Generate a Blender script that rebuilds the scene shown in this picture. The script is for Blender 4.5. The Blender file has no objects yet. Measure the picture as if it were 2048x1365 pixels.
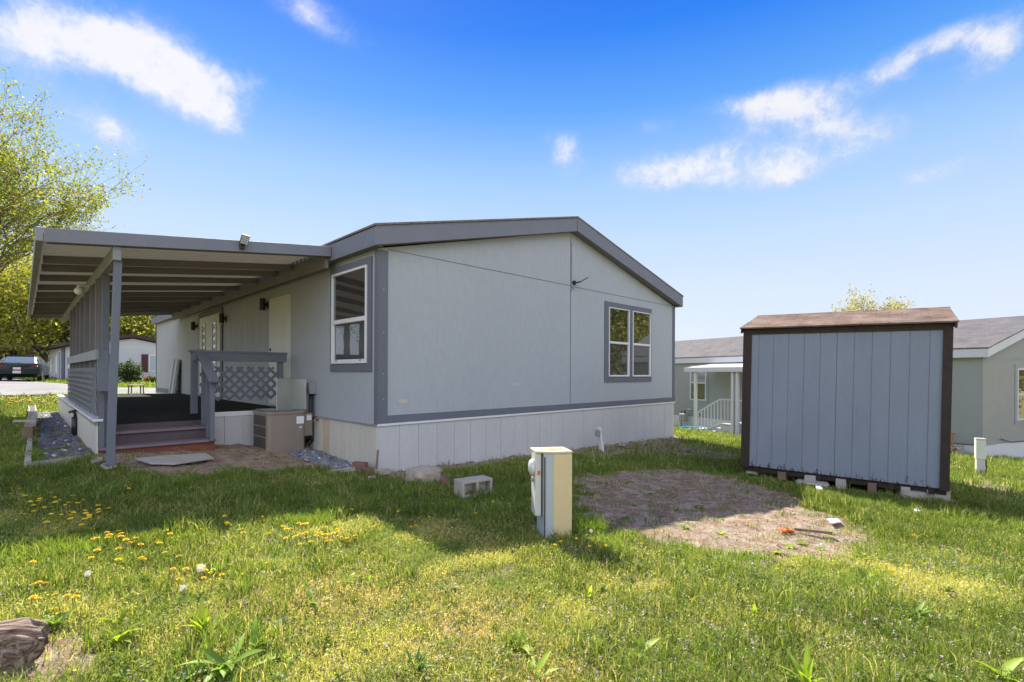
import bpy, bmesh, math, random
import numpy as np
from mathutils import Vector, Matrix, Euler
random.seed(7); RNG = np.random.default_rng(11)
C = bpy.context.scene.collection
PI = math.pi
# ------------------------------------------------------------------ camera model (same numbers for camera and for placing things on the ground)
F, HY, CX, CZ = 997.9, 746.5, 1024.0, 1.377
ROLL, YAW = math.radians(.248), math.radians(45.51)
C0 = np.array([-1.878, 7.0])
D = np.array([math.sin(YAW), math.cos(YAW)]); D2 = np.array([-D[1], D[0]])
HROT = PI / 2 - YAW

def ray(px, py):
    u, v = px - CX, py - HY
    u, v = u * math.cos(ROLL) + v * math.sin(ROLL), -u * math.sin(ROLL) + v * math.cos(ROLL)
    return np.array([u / F, 1., -v / F])

# ------------------------------------------------------------------ terrain
GP = np.array([(-1.88, 7, 0), (4.2, 13, -.25), (-3.5, 8.7, .08), (-5, 7, .25), (-4.66, 5.8, .25), (-5.7, 6.6, .28), (-12.1, 13.5, .27),
    (-14, 19, .46), (-24, 25, .74), (-28, 32, .72), (-21, 36, .6), (-10, 32, .66), (-40, 45, .9), (5.6, 6.2, -.25), (3.5, 7.6, -.2),
    (12.8, 13.5, -.86), (7.6, 23.6, -1.18), (8.9, 9.5, -.48), (8, 17, -.8), (.4, 4.2, -.02), (-3, 3.2, .15), (0, 2.4, 0), (4, 3, -.08),
    (7, 4, -.25), (-1.5, 0, 0), (5, -3, 0), (-6, 2, .2), (0, 18, -.1), (0, 40, -.6), (20, 10, -1.4), (16, 30, -1.9), (2, 6, -.06), (-2, 4.6, .07), (.8, 10, -.12), (-.4, 5.8, -.02)])
def _k(r): return r
_n = len(GP)
_d = np.hypot(GP[:, None, 0] - GP[None, :, 0], GP[:, None, 1] - GP[None, :, 1])
_A = np.zeros((_n + 3, _n + 3)); _A[:_n, :_n] = np.sqrt(_d ** 2 + 1.0); _A[:_n, _n] = 1; _A[:_n, _n + 1:] = GP[:, :2]; _A[_n, :_n] = 1; _A[_n + 1:, :_n] = GP[:, :2].T
_W = np.linalg.solve(_A, np.concatenate([GP[:, 2], [0, 0, 0]]))
def ground(x, y):
    x = np.asarray(x, float); y = np.asarray(y, float)
    sh = np.broadcast(x, y).shape
    xf = np.broadcast_to(x, sh).ravel(); yf = np.broadcast_to(y, sh).ravel()
    xc = np.clip(xf, -45, 26); yc = np.clip(yf, -6, 50)
    z = _W[_n] + _W[_n + 1] * xc + _W[_n + 2] * yc
    for i in range(_n):
        z = z + _W[i] * np.sqrt((xc - GP[i, 0]) ** 2 + (yc - GP[i, 1]) ** 2 + 1.0)
    z = np.clip(z, -3, 1.3)
    return z.reshape(sh) if sh else float(z[0])

def gp(px, py):
    """point of the ground seen at photo pixel px,py"""
    r = ray(px, py); t = 1.5
    for _ in range(400):
        w = r * t
        if w[2] + CZ < ground(w[0], w[1]): break
        t += .05 * max(1, t / 6)
    lo, hi = t - .05 * max(1, t / 6), t
    for _ in range(20):
        m = (lo + hi) / 2; w = r * m
        if w[2] + CZ < ground(w[0], w[1]): hi = m
        else: lo = m
    w = r * hi
    return np.array([w[0], w[1], ground(w[0], w[1])])

# ------------------------------------------------------------------ numpy noise and polygon helpers
_T = RNG.random((256, 256))
def vnoise(x, y, s=1.0, o=0):
    x = np.asarray(x) * s + 37.3 + o * 17.1; y = np.asarray(y) * s + 91.7 + o * 5.3
    xi = np.floor(x).astype(int); yi = np.floor(y).astype(int); fx = x - xi; fy = y - yi
    fx = fx * fx * (3 - 2 * fx); fy = fy * fy * (3 - 2 * fy)
    g = lambda a, b: _T[a & 255, b & 255]
    return (g(xi, yi) * (1 - fx) + g(xi + 1, yi) * fx) * (1 - fy) + (g(xi, yi + 1) * (1 - fx) + g(xi + 1, yi + 1) * fx) * fy
def fbm(x, y, s=1.0, o=0, oct=3):
    r = 0; a = .5; t = 0
    for i in range(oct):
        r = r + a * vnoise(x, y, s * 2 ** i, o + i); t += a; a *= .5
    return r / t
def sdpoly(x, y, poly):
    """signed distance, negative inside"""
    x = np.asarray(x, float); y = np.asarray(y, float)
    inside = np.zeros(x.shape, bool); dist = np.full(x.shape, 1e9)
    n = len(poly)
    for i in range(n):
        (x0, y0), (x1, y1) = poly[i][:2], poly[(i + 1) % n][:2]
        c = ((y0 > y) != (y1 > y)) & (x < (x1 - x0) * (y - y0) / ((y1 - y0) + 1e-12) + x0)
        inside ^= c
        dx, dy = x1 - x0, y1 - y0
        t = np.clip(((x - x0) * dx + (y - y0) * dy) / (dx * dx + dy * dy + 1e-12), 0, 1)
        dist = np.minimum(dist, np.hypot(x - x0 - t * dx, y - y0 - t * dy))
    return np.where(inside, -dist, dist)
def sstep(a, b, v):
    t = np.clip((v - a) / (b - a), 0, 1); return t * t * (3 - 2 * t)
def hl(a, s):  # home-local to world xy
    w = C0 + a * D + s * D2; return (float(w[0]), float(w[1]))

P_PATCH = [gp(*p)[:2] for p in [(1150, 962), (1250, 942), (1370, 938), (1480, 958), (1590, 990), (1665, 1035), (1700, 1075), (1690, 1110), (1645, 1143), (1560, 1140), (1480, 1105), (1420, 1088), (1330, 1082), (1230, 1062), (1160, 1030)]]
P_STRIP = [hl(-.15, -.02), hl(-.1, -.75), hl(.5, -.55), hl(1.5, -.4), hl(3.4, -.35), hl(5, -.3), hl(8.6, -.5), hl(8.7, .3), hl(0, .4)]
P_STEPS = [gp(*p)[:2] for p in [(188, 925), (260, 940), (400, 950), (520, 945), (620, 935), (720, 945), (755, 900), (640, 860), (430, 880), (200, 900)]]
P_FAR = [gp(*p)[:2] for p in [(1130, 905), (1260, 885), (1350, 880), (1400, 893), (1478, 905), (1480, 925), (1400, 915), (1290, 905), (1180, 915)]]
P_PAD = [gp(*p)[:2] for p in [(1048, 1060), (1080, 1085), (1110, 1080), (1100, 1040), (1060, 1040)]]
P_STUMP = [gp(*p)[:2] for p in [(-60, 1300), (110, 1262), (180, 1275), (200, 1310), (110, 1365), (-60, 1400)]]
P_BLK = [gp(*p)[:2] for p in [(745, 950), (800, 960), (900, 965), (905, 948), (800, 940)]]
P_DRYR = [gp(*p)[:2] for p in [(1905, 965), (1960, 952), (2060, 985), (2060, 1010), (1980, 990)]]
def bare(x, y):
    wob = (fbm(x, y, 2.4, 3) - .5) * .75 + (fbm(x, y, 11.0, 5) - .5) * .45
    b = 1 - sstep(-.12, .14, sdpoly(x, y, P_PATCH) - .05 + wob)
    for P, k, soft in ((P_STRIP, .85, .12), (P_STEPS, 1, .12), (P_FAR, .6, .2), (P_PAD, .8, .08), (P_STUMP, .85, .08), (P_BLK, .8, .08), (P_DRYR, .6, .2)):
        b = np.maximum(b, k * (1 - sstep(-soft, soft, sdpoly(x, y, P) + wob * .5)))
    return b

# ------------------------------------------------------------------ mesh helpers
def link(o, parent=None):
    C.objects.link(o)
    if parent is not None: o.parent = parent
    return o
def tag(o, label=None, cat=None, group=None, kind=None):
    if label: o['label'] = label
    if cat: o['category'] = cat
    if group: o['group'] = group
    if kind: o['kind'] = kind
    return o
def thing(name, label, cat, loc=(0, 0, 0), rz=0., group=None):
    o = bpy.data.objects.new(name, None); link(o); o.location = loc; o.rotation_euler = (0, 0, rz)
    o.empty_display_size = .1
    return tag(o, label, cat, group)

class MB:
    def __init__(s): s.v = []; s.f = []; s.m = []
    def add(s, vs, fs, mi=0):
        b = len(s.v); s.v += [tuple(map(float, v)) for v in vs]; s.f += [tuple(b + i for i in f) for f in fs]; s.m += [mi] * len(fs); return s
    def box(s, x0, x1, y0, y1, z0, z1, mi=0, M=None):
        x0, x1 = min(x0, x1), max(x0, x1); y0, y1 = min(y0, y1), max(y0, y1); z0, z1 = min(z0, z1), max(z0, z1)
        vs = [(x, y, z) for z in (z0, z1) for y in (y0, y1) for x in (x0, x1)]
        if M is not None: vs = [tuple(M @ Vector(v)) for v in vs]
        return s.add(vs, [(0, 2, 3, 1), (4, 5, 7, 6), (0, 1, 5, 4), (2, 6, 7, 3), (0, 4, 6, 2), (1, 3, 7, 5)], mi)
    def bar(s, p0, p1, w, h, up=(0, 0, 1), mi=0):
        p0, p1 = Vector(p0), Vector(p1); d = (p1 - p0).normalized(); up = Vector(up)
        if abs(d.dot(up)) > .99: up = Vector((1, 0, 0))
        sx = d.cross(up).normalized(); sz = sx.cross(d).normalized()
        vs = []
        for p in (p0, p1):
            for a, b in ((-1, -1), (1, -1), (1, 1), (-1, 1)): vs.append(p + sx * a * w / 2 + sz * b * h / 2)
        return s.add(vs, [(3, 2, 1, 0), (4, 5, 6, 7), (0, 1, 5, 4), (1, 2, 6, 5), (2, 3, 7, 6), (3, 0, 4, 7)], mi)
    def tube(s, pts, rad, n=8, cap=True, mi=0):
        pts = [Vector(p) for p in pts]
        if not hasattr(rad, '__len__'): rad = [rad] * len(pts)
        rings = []; ref = None
        for i, p in enumerate(pts):
            d = (pts[min(i + 1, len(pts) - 1)] - pts[max(i - 1, 0)]).normalized()
            if ref is None: ref = Vector((0, 0, 1)) if abs(d.z) < .9 else Vector((1, 0, 0))
            sx = d.cross(ref).normalized(); sy = sx.cross(d).normalized(); ref = sy
            rings.append([p + (sx * math.cos(2 * PI * k / n) + sy * math.sin(2 * PI * k / n)) * rad[i] for k in range(n)])
        vs = [v for r in rings for v in r]; fs = []
        for i in range(len(pts) - 1):
            for k in range(n): fs.append((i * n + k, i * n + (k + 1) % n, (i + 1) * n + (k + 1) % n, (i + 1) * n + k))
        if cap: fs += [tuple(reversed(range(n))), tuple(range((len(pts) - 1) * n, len(pts) * n))]
        return s.add(vs, fs, mi)
    def prism(s, poly, axis, a, b, mi=0):
        """poly of 2D points; axis x: (y,z), axis y: (x,z), axis z: (x,y)"""
        n = len(poly); P = {'x': lambda p, t: (t, p[0], p[1]), 'y': lambda p, t: (p[0], t, p[1]), 'z': lambda p, t: (p[0], p[1], t)}[axis]
        vs = [P(p, a) for p in poly] + [P(p, b) for p in poly]
        fs = [tuple(reversed(range(n))), tuple(range(n, 2 * n))] + [(i, (i + 1) % n, n + (i + 1) % n, n + i) for i in range(n)]
        return s.add(vs, fs, mi)
    def lathe(s, prof, n=16, c=(0, 0, 0), mi=0):
        vs = [(c[0] + r * math.cos(2 * PI * k / n), c[1] + r * math.sin(2 * PI * k / n), c[2] + z) for r, z in prof for k in range(n)]
        fs = [(i * n + k, i * n + (k + 1) % n, (i + 1) * n + (k + 1) % n, (i + 1) * n + k) for i in range(len(prof) - 1) for k in range(n)]
        fs += [tuple(reversed(range(n))), tuple(range((len(prof) - 1) * n, len(prof) * n))]
        return s.add(vs, fs, mi)
    def build(s, name, mats, parent=None, bevel=0., smooth=False, fixn=True):
        me = bpy.data.meshes.new(name); me.from_pydata(s.v, [], s.f)
        for m in (mats if isinstance(mats, (list, tuple)) else [mats]): me.materials.append(m)
        if len(me.materials) > 1: me.polygons.foreach_set('material_index', s.m)
        if fixn:
            bm = bmesh.new(); bm.from_mesh(me); bmesh.ops.recalc_face_normals(bm, faces=bm.faces); bm.to_mesh(me); bm.free()
        if smooth: me.polygons.foreach_set('use_smooth', [True] * len(me.polygons))
        me.update()
        o = bpy.data.objects.new(name, me); link(o, parent)
        if bevel:
            b = o.modifiers.new('bevel', 'BEVEL'); b.width = bevel; b.segments = 2; b.limit_method = 'ANGLE'; b.angle_limit = .6
        return o

def fast_mesh(name, V, Fc, mat, col=None, smooth=False, parent=None):
    """V (n,3), Fc (m,k) all faces of k corners; col (n,3) per vertex colour"""
    me = bpy.data.meshes.new(name); n = len(V); m, k = Fc.shape
    me.vertices.add(n); me.vertices.foreach_set('co', np.ascontiguousarray(V, np.float32).ravel())
    me.loops.add(m * k); me.loops.foreach_set('vertex_index', np.ascontiguousarray(Fc, np.int32).ravel())
    me.polygons.add(m); me.polygons.foreach_set('loop_start', np.arange(0, m * k, k, dtype=np.int32))
    try: me.polygons.foreach_set('loop_total', np.full(m, k, dtype=np.int32))
    except Exception: pass
    if smooth: me.polygons.foreach_set('use_smooth', np.ones(m, bool))
    me.materials.append(mat)
    if col is not None:
        at = me.color_attributes.new('col', 'FLOAT_COLOR', 'POINT')
        at.data.foreach_set('color', np.concatenate([col, np.ones((n, 1))], 1).astype(np.float32).ravel())
    me.update(calc_edges=True); me.validate()
    o = bpy.data.objects.new(name, me); link(o, parent); return o

# ------------------------------------------------------------------ materials
class NT:
    def __init__(s, tree): s.t = tree; s.n = tree.nodes; s.l = tree.links
    def new(s, typ, **kw):
        n = s.n.new(typ)
        for k, v in kw.items():
            if k in ('op',): n.operation = v
            elif k == 'dt': n.data_type = v
            elif k == 'bt': n.blend_type = v
            else: setattr(n, k, v)
        return n
    def put(s, sock, v):
        if isinstance(v, bpy.types.NodeSocket): s.l.new(v, sock)
        elif v is not None: sock.default_value = v
    def math(s, op, a, b=None, c=None, clamp=False):
        n = s.n.new('ShaderNodeMath'); n.operation = op; n.use_clamp = clamp
        for i, v in enumerate((a, b, c)):
            if v is not None: s.put(n.inputs[i], v)
        return n.outputs[0]
    def mix(s, fac, a, b, bt='MIX'):
        n = s.n.new('ShaderNodeMix'); n.data_type = 'RGBA'; n.blend_type = bt
        s.put(n.inputs[0], fac); s.put(n.inputs[6], col4(a)); s.put(n.inputs[7], col4(b)); return n.outputs[2]
    def noise(s, scale, vec=None, detail=4, rough=.55, dist=0.):
        n = s.n.new('ShaderNodeTexNoise'); n.inputs['Scale'].default_value = scale; n.inputs['Detail'].default_value = detail
        n.inputs['Roughness'].default_value = rough; n.inputs['Distortion'].default_value = dist
        if vec is not None: s.l.new(vec, n.inputs['Vector'])
        return n.outputs['Fac']
    def ramp(s, fac, stops):
        n = s.n.new('ShaderNodeValToRGB'); cr = n.color_ramp
        while len(cr.elements) < len(stops): cr.elements.new(.5)
        for e, (p, c) in zip(cr.elements, stops): e.position = p; e.color = col4(c) if not isinstance(c, (int, float)) else (c, c, c, 1)
        s.put(n.inputs[0], fac); return n.outputs[0]
    def coords(s, scale=(1, 1, 1), kind='Object'):
        t = s.n.new('ShaderNodeTexCoord'); m = s.n.new('ShaderNodeMapping'); m.inputs['Scale'].default_value = scale
        s.l.new(t.outputs[kind], m.inputs['Vector']); return m.outputs[0]
def col4(c):
    if isinstance(c, bpy.types.NodeSocket) or c is None: return c
    return tuple(c) if len(c) == 4 else tuple(c) + (1.,)
def newmat(name):
    m = bpy.data.materials.new(name); m.use_nodes = True; t = NT(m.node_tree); b = m.node_tree.nodes['Principled BSDF']; return m, t, b
def pm(name, c, c2=None, scale=3., rough=.7, bump=.0, bscale=60., metal=0., spec=.4, stretch=(1, 1, 1), dirt=None, dirt_amt=.5, dirt_scale=4., contrast=.25, bstretch=None):
    """painted / plain surface: two tones mixed by noise, optional stains and fine bump"""
    m, t, b = newmat(name); v = t.coords(stretch)
    if c2 is None: c2 = tuple(x * .86 for x in c)
    f = t.ramp(t.noise(scale, v, 5, .6), [(.5 - contrast, 0.), (.5 + contrast, 1.)])
    cc = t.mix(f, c, c2)
    fine = t.noise(scale * 17, v, 3, .7); cc = t.mix(.05, cc, t.ramp(fine, [(.3, 0.), (.7, 1.)]), 'OVERLAY')
    if dirt is not None:
        df = t.ramp(t.noise(dirt_scale, t.coords(stretch), 6, .7, .6), [(1 - dirt_amt - .05, 0.), (1 - dirt_amt + .2, 1.)])
        cc = t.mix(df, cc, dirt)
    t.l.new(cc, b.inputs['Base Color']); b.inputs['Metallic'].default_value = metal
    rr = t.ramp(t.noise(scale * 2.3, v, 3), [(.3, max(0, rough - .08)), (.7, min(1, rough + .08))]); t.l.new(rr, b.inputs['Roughness'])
    b.inputs['Specular IOR Level'].default_value = spec
    if bump:
        bn = t.new('ShaderNodeBump'); bn.inputs['Strength'].default_value = bump; bn.inputs['Distance'].default_value = .01
        t.l.new(t.noise(bscale, t.coords(bstretch or stretch), 3, .6), bn.inputs['Height']); t.l.new(bn.outputs[0], b.inputs['Normal'])
    return m
def leafmat(name, trans=.45, rough=.55, spec=.3, satmul=(1.14, 1.1, .55)):
    """foliage: per-leaf colour from the mesh attribute, light passes through"""
    m, t, b = newmat(name)
    a = t.new('ShaderNodeAttribute'); a.attribute_name = 'col'
    b.inputs['Roughness'].default_value = rough; b.inputs['Specular IOR Level'].default_value = spec
    t.l.new(a.outputs['Color'], b.inputs['Base Color'])
    tr = t.new('ShaderNodeBsdfTranslucent'); t.l.new(t.mix(1., a.outputs['Color'], satmul, 'MULTIPLY'), tr.inputs[0])
    ms = t.new('ShaderNodeMixShader'); ms.inputs[0].default_value = trans
    t.l.new(b.outputs[0], ms.inputs[1]); t.l.new(tr.outputs[0], ms.inputs[2])
    t.l.new(ms.outputs[0], t.n['Material Output'].inputs['Surface']); return m
def glassmat(name, base=(.012, .013, .014), fac=.3, tint=(.9, .92, .95)):
    m, t, b = newmat(name)
    b.inputs['Base Color'].default_value = col4(base); b.inputs['Roughness'].default_value = .25; b.inputs['Specular IOR Level'].default_value = .5
    g = t.new('ShaderNodeBsdfGlossy'); g.inputs['Roughness'].default_value = .02; g.inputs['Color'].default_value = col4(tint)
    lw = t.new('ShaderNodeLayerWeight'); lw.inputs[0].default_value = .35
    ff = t.math('MULTIPLY_ADD', lw.outputs['Facing'], .55, fac - .15, clamp=True)
    bn = t.new('ShaderNodeBump'); bn.inputs['Strength'].default_value = .04; bn.inputs['Distance'].default_value = .02
    t.l.new(t.noise(2.5, t.coords(), 2), bn.inputs['Height']); t.l.new(bn.outputs[0], g.inputs['Normal'])
    ms = t.new('ShaderNodeMixShader'); t.l.new(ff, ms.inputs[0]); t.l.new(b.outputs[0], ms.inputs[1]); t.l.new(g.outputs[0], ms.inputs[2])
    t.l.new(ms.outputs[0], t.n['Material Output'].inputs['Surface']); return m

M = {}
M['wall'] = pm('blue_grey_paint', (.358, .374, .39), (.332, .349, .366), .9, .62, .08, 110, stretch=(1, 1, .3), contrast=.28, spec=.35, dirt=(.33, .345, .35), dirt_amt=.2, dirt_scale=2.6)
M['trim'] = pm('slate_trim_paint', (.135, .14, .165), (.118, .123, .148), 2.5, .6, .1, 70, spec=.35)
M['fascia'] = pm('slate_fascia_paint', (.175, .18, .21), (.155, .16, .188), 2.5, .6, .1, 70, spec=.35)
M['skirt'] = pm('vinyl_skirting', (.49, .48, .475), (.43, .42, .415), 1.4, .5, .02, 30, stretch=(1, 1, .5), dirt=(.36, .33, .28), dirt_amt=.24, dirt_scale=2.2)
M['skirt_cream'] = pm('cream_skirting', (.55, .52, .44), (.48, .45, .375), 3., .5, .04, 30, stretch=(1, 1, .3), dirt=(.36, .29, .2), dirt_amt=.28, dirt_scale=3)
M['skirt_tan'] = pm('stained_tan_skirting', (.5, .42, .31), (.44, .36, .27), 3., .55, .04, 30)
M['white'] = pm('white_vinyl', (.66, .66, .65), (.6, .6, .585), 4., .4, .03, 40)
M['door'] = pm('off_white_door_paint', (.58, .58, .51), (.53, .53, .47), 3., .45, .05, 60)
M['metal_ledge'] = pm('galvanised_ledge', (.42, .43, .44), (.3, .3, .3), 9., .4, .05, 60, metal=.5)
M['glass'] = glassmat('window_glass')
M['glass_low'] = glassmat('screened_window_glass', (.03, .03, .032), .16)
M['lite'] = glassmat('leaded_glass', (.05, .055, .045), .1)
M['black'] = pm('black_metal', (.012, .011, .011), (.02, .018, .017), 8., .45, .05, 90)
M['black_plastic'] = pm('black_plastic', (.015, .015, .016), (.025, .025, .026), 8., .4)
M['ledface'] = pm('solar_panel_face', (.55, .56, .5), (.4, .42, .38), 30., .3)
M['wood_grey'] = pm('grey_painted_wood', (.135, .145, .17), (.11, .12, .14), 3., .7, .15, 25, stretch=(1, 1, 1), dirt=(.2, .2, .19), dirt_amt=.25, dirt_scale=7)
M['wood_dark'] = pm('grey_rafter_paint', (.19, .178, .178), (.155, .145, .145), 3., .75, .2, 25)
M['wood_light'] = pm('weathered_grey_rail', (.24, .25, .265), (.2, .21, .22), 4., .75, .25, 25, dirt=(.12, .12, .12), dirt_amt=.2, dirt_scale=8)
M['roof_metal'] = pm('corrugated_panel', (.3, .29, .275), (.24, .232, .22), 2., .4, .03, 20, dirt=(.4, .36, .28), dirt_amt=.3)
_t = NT(M['roof_metal'].node_tree); _tr = _t.new('ShaderNodeBsdfTranslucent'); _tr.inputs[0].default_value = (.8, .72, .58, 1)
_ms = _t.new('ShaderNodeMixShader'); _ms.inputs[0].default_value = .03; _t.l.new(_t.n['Principled BSDF'].outputs[0], _ms.inputs[1]); _t.l.new(_tr.outputs[0], _ms.inputs[2]); _t.l.new(_ms.outputs[0], _t.n['Material Output'].inputs['Surface'])
M['carpet'] = pm('dark_outdoor_carpet', (.018, .019, .018), (.028, .028, .026), 6., .95, .6, 300, spec=.1)
M['step_tread'] = pm('mauve_step_paint', (.2, .155, .175), (.16, .12, .14), 5., .7, .2, 30, dirt=(.3, .27, .25), dirt_amt=.22, dirt_scale=9)
M['step_riser'] = pm('dark_mauve_riser_paint', (.1, .072, .08), (.08, .055, .062), 5., .75, .2, 30)
M['step_red'] = pm('worn_red_riser_paint', (.2, .06, .035), (.13, .045, .03), 6., .8, .4, 30, dirt=(.42, .38, .32), dirt_amt=.36, dirt_scale=16)
M['ac'] = pm('tan_unit_paint', (.25, .205, .165), (.21, .172, .14), 2.5, .35, .04, 30, dirt=(.3, .26, .22), dirt_amt=.2)
M['ac_dark'] = pm('dark_coil_guard', (.06, .048, .04), (.08, .062, .052), 40., .6, .3, 200)
M['galv'] = pm('galvanised_sheet', (.47, .48, .44), (.36, .37, .34), 2.2, .38, .03, 30, metal=.55)
M['sticker'] = pm('white_sticker', (.75, .76, .78), None, 3, .4)
M['sticker_y'] = pm('yellow_label_edge', (.6, .6, .1), None, 3, .4)
M['grey_box'] = pm('grey_electrical_box', (.27, .29, .3), (.22, .24, .25), 5, .5)
M['conduit'] = pm('grey_conduit', (.035, .036, .038), (.05, .05, .052), 5, .5)
M['copper'] = pm('brass_valve', (.4, .2, .09), (.3, .15, .07), 8, .45, metal=.6)
M['tan_plastic'] = pm('tan_plastic', (.5, .47, .38), (.42, .39, .3), 8, .5)
M['ped_yellow'] = pm('yellowed_fibreglass', (.55, .43, .22), (.52, .43, .25), 2., .5, .08, 40, stretch=(1, 1, .5), dirt=(.38, .35, .27), dirt_amt=.26, dirt_scale=2.2)
M['ped_grey'] = pm('grey_fibreglass', (.38, .42, .43), (.33, .37, .38), 3., .5, .08, 40, dirt=(.42, .41, .34), dirt_amt=.25)
M['ped_worn'] = pm('peeling_pale_metal', (.5, .5, .45), (.42, .42, .37), 6., .6, .2, 60, stretch=(1, 1, .35), dirt=(.13, .115, .09), dirt_amt=.36, dirt_scale=14)
M['clear_meter'] = pm('clear_meter_cover', (.55, .56, .52), (.4, .41, .38), 8, .15, spec=.8)
M['cinder'] = pm('cinder_block_concrete', (.42, .375, .31), (.33, .29, .24), 9., .95, .9, 90, dirt=(.24, .2, .16), dirt_amt=.25, dirt_scale=18)
M['brick'] = pm('old_brick', (.21, .11, .08), (.16, .085, .065), 9., .95, .6, 80, dirt=(.3, .26, .22), dirt_amt=.25, dirt_scale=18)
M['stone_tan'] = pm('tan_stone', (.42, .36, .28), (.3, .25, .19), 7., .95, .8, 60, dirt=(.17, .12, .09), dirt_amt=.3, dirt_scale=10)
M['board_pale'] = pm('weathered_pale_board', (.4, .38, .33), (.3, .28, .24), 6., .85, .5, 30, stretch=(.3, 3, 3), dirt=(.15, .12, .09), dirt_amt=.3)
M['board_brown'] = pm('weathered_brown_wood', (.22, .15, .1), (.14, .1, .07), 7., .9, .6, 30, stretch=(.4, 3, 3), dirt=(.35, .3, .24), dirt_amt=.3)
M['shed'] = pm('shed_blue_paint', (.205, .237, .28), (.17, .2, .24), 2.2, .62, .25, 60, stretch=(1, 1, .35), bstretch=(1, 1, .12))
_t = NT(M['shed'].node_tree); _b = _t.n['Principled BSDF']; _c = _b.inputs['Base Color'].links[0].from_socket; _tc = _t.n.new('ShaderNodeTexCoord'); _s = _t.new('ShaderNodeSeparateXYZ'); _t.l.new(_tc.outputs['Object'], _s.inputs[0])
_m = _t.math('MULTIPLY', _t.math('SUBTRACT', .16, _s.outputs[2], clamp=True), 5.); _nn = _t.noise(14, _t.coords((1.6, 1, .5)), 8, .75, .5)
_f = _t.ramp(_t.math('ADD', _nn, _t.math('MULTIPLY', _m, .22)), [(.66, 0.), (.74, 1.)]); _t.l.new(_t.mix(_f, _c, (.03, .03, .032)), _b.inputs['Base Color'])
M['shed_trim'] = pm('dark_brown_trim', (.035, .021, .014), (.025, .016, .011), 5., .7, .3, 40)
M['orange'] = pm('orange_plastic', (.75, .11, .02), (.6, .08, .015), 8, .5)
M['n_wall'] = pm('sage_grey_siding', (.265, .285, .27), (.24, .258, .245), 2, .65, .1, 60)
M['n_wall_tan'] = pm('taupe_siding', (.27, .275, .25), (.245, .25, .227), 2, .65, .1, 60)
M['n_trim'] = pm('white_trim_paint', (.55, .56, .57), (.5, .51, .52), 3, .5)
M['far_white'] = pm('white_lap_siding', (.5, .51, .54), (.46, .47, .5), 1.5, .5, .03, 20)
M['far_roof'] = pm('dark_brown_fascia', (.06, .038, .038), (.045, .03, .03), 4, .8)
M['maroon'] = pm('maroon_shutter', (.07, .02, .02), None, 4, .6)
M['curtain'] = pm('pale_blinds', (.42, .46, .52), (.34, .38, .44), 6, .6)
M['asphalt'] = pm('pale_concrete_road', (.165, .158, .16), (.135, .13, .133), .35, .9, .3, 60, dirt=(.27, .26, .26), dirt_amt=.22, dirt_scale=.5)
M['car'] = pm('dark_green_car_paint', (.006, .012, .011), (.005, .01, .0095), 1, .25, spec=.35)
M['car_glass'] = glassmat('car_glass', (.09, .12, .1), .15)
M['tail'] = pm('red_tail_lamp', (.2, .012, .012), (.15, .01, .01), 8, .25)
M['tyre'] = pm('rubber', (.015, .015, .015), None, 8, .85)
M['rim'] = pm('alloy_rim', (.4, .4, .4), None, 8, .35, metal=.8)
M['plate'] = pm('number_plate', (.6, .45, .45), (.68, .62, .62), 8, .5)
M['bark'] = pm('grey_brown_bark', (.15, .125, .105), (.085, .07, .06), 5., .95, .8, 25, stretch=(1, 1, .3))
M['leaf'] = leafmat('tree_leaves', .55)
M['grass'] = leafmat('grass_blades', .5, .6, .25)
M['weed'] = leafmat('broad_weed_leaves', .5, .5, .35, (1.15, 1.15, .55))
M['petal'] = pm('dandelion_petals', (.9, .7, .02), (.88, .6, .015), 40, .7)
M['stem'] = pm('dandelion_stem', (.2, .2, .08), (.22, .14, .08), 30, .6)
M['fluff'] = leafmat('seed_head_fluff', .5, .9, .1, (1, 1, 1))
M['globe'] = pm('white_globe', (.75, .75, .68), (.66, .66, .58), 6, .3)
M['straw'] = leafmat('straw_litter', .2, .8, .1, (1, 1, 1))
M['stone'] = leafmat('slate_gravel', .0, .75, .4, (1, 1, 1))
M['blue_tarp'] = pm('blue_plastic', (.1, .4, .65), None, 6, .5)
M['paper'] = pm('white_scrap_paper', (.75, .76, .8), (.66, .67, .7), 6, .6)

def shingle_mat(name, c1, c2, c3, row=.14, tab=.3, ang=0.):
    m, t, b = newmat(name)
    tc = t.n.new('ShaderNodeTexCoord'); mp = t.n.new('ShaderNodeMapping'); mp.inputs['Rotation'].default_value = (0, 0, ang)
    t.l.new(tc.outputs['Object'], mp.inputs['Vector'])
    br = t.new('ShaderNodeTexBrick'); br.offset = .5
    br.inputs['Color1'].default_value = col4(c1); br.inputs['Color2'].default_value = col4(c2); br.inputs['Mortar'].default_value = col4(tuple(x * .35 for x in c1))
    br.inputs['Scale'].default_value = 1.; br.inputs['Mortar Size'].default_value = .006; br.inputs['Brick Width'].default_value = tab; br.inputs['Row Height'].default_value = row; br.inputs['Bias'].default_value = 0.
    t.l.new(mp.outputs[0], br.inputs['Vector'])
    n1 = t.noise(2.2, t.coords(), 5, .7); n2 = t.noise(160, t.coords(), 2, .7)
    cc = t.mix(t.ramp(n1, [(.4, 0.), (.68, .75)]), br.outputs[0], c3); cc = t.mix(.5, cc, t.ramp(n2, [(.3, 0.), (.7, 1.)]), 'OVERLAY')
    t.l.new(cc, b.inputs['Base Color']); b.inputs['Roughness'].default_value = .9; b.inputs['Specular IOR Level'].default_value = .2
    bn = t.new('ShaderNodeBump'); bn.inputs['Strength'].default_value = .6; bn.inputs['Distance'].default_value = .008
    t.l.new(t.math('SUBTRACT', t.math('MULTIPLY', n2, .4), br.outputs['Fac']), bn.inputs['Height']); t.l.new(bn.outputs[0], b.inputs['Normal'])
    return m
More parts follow.
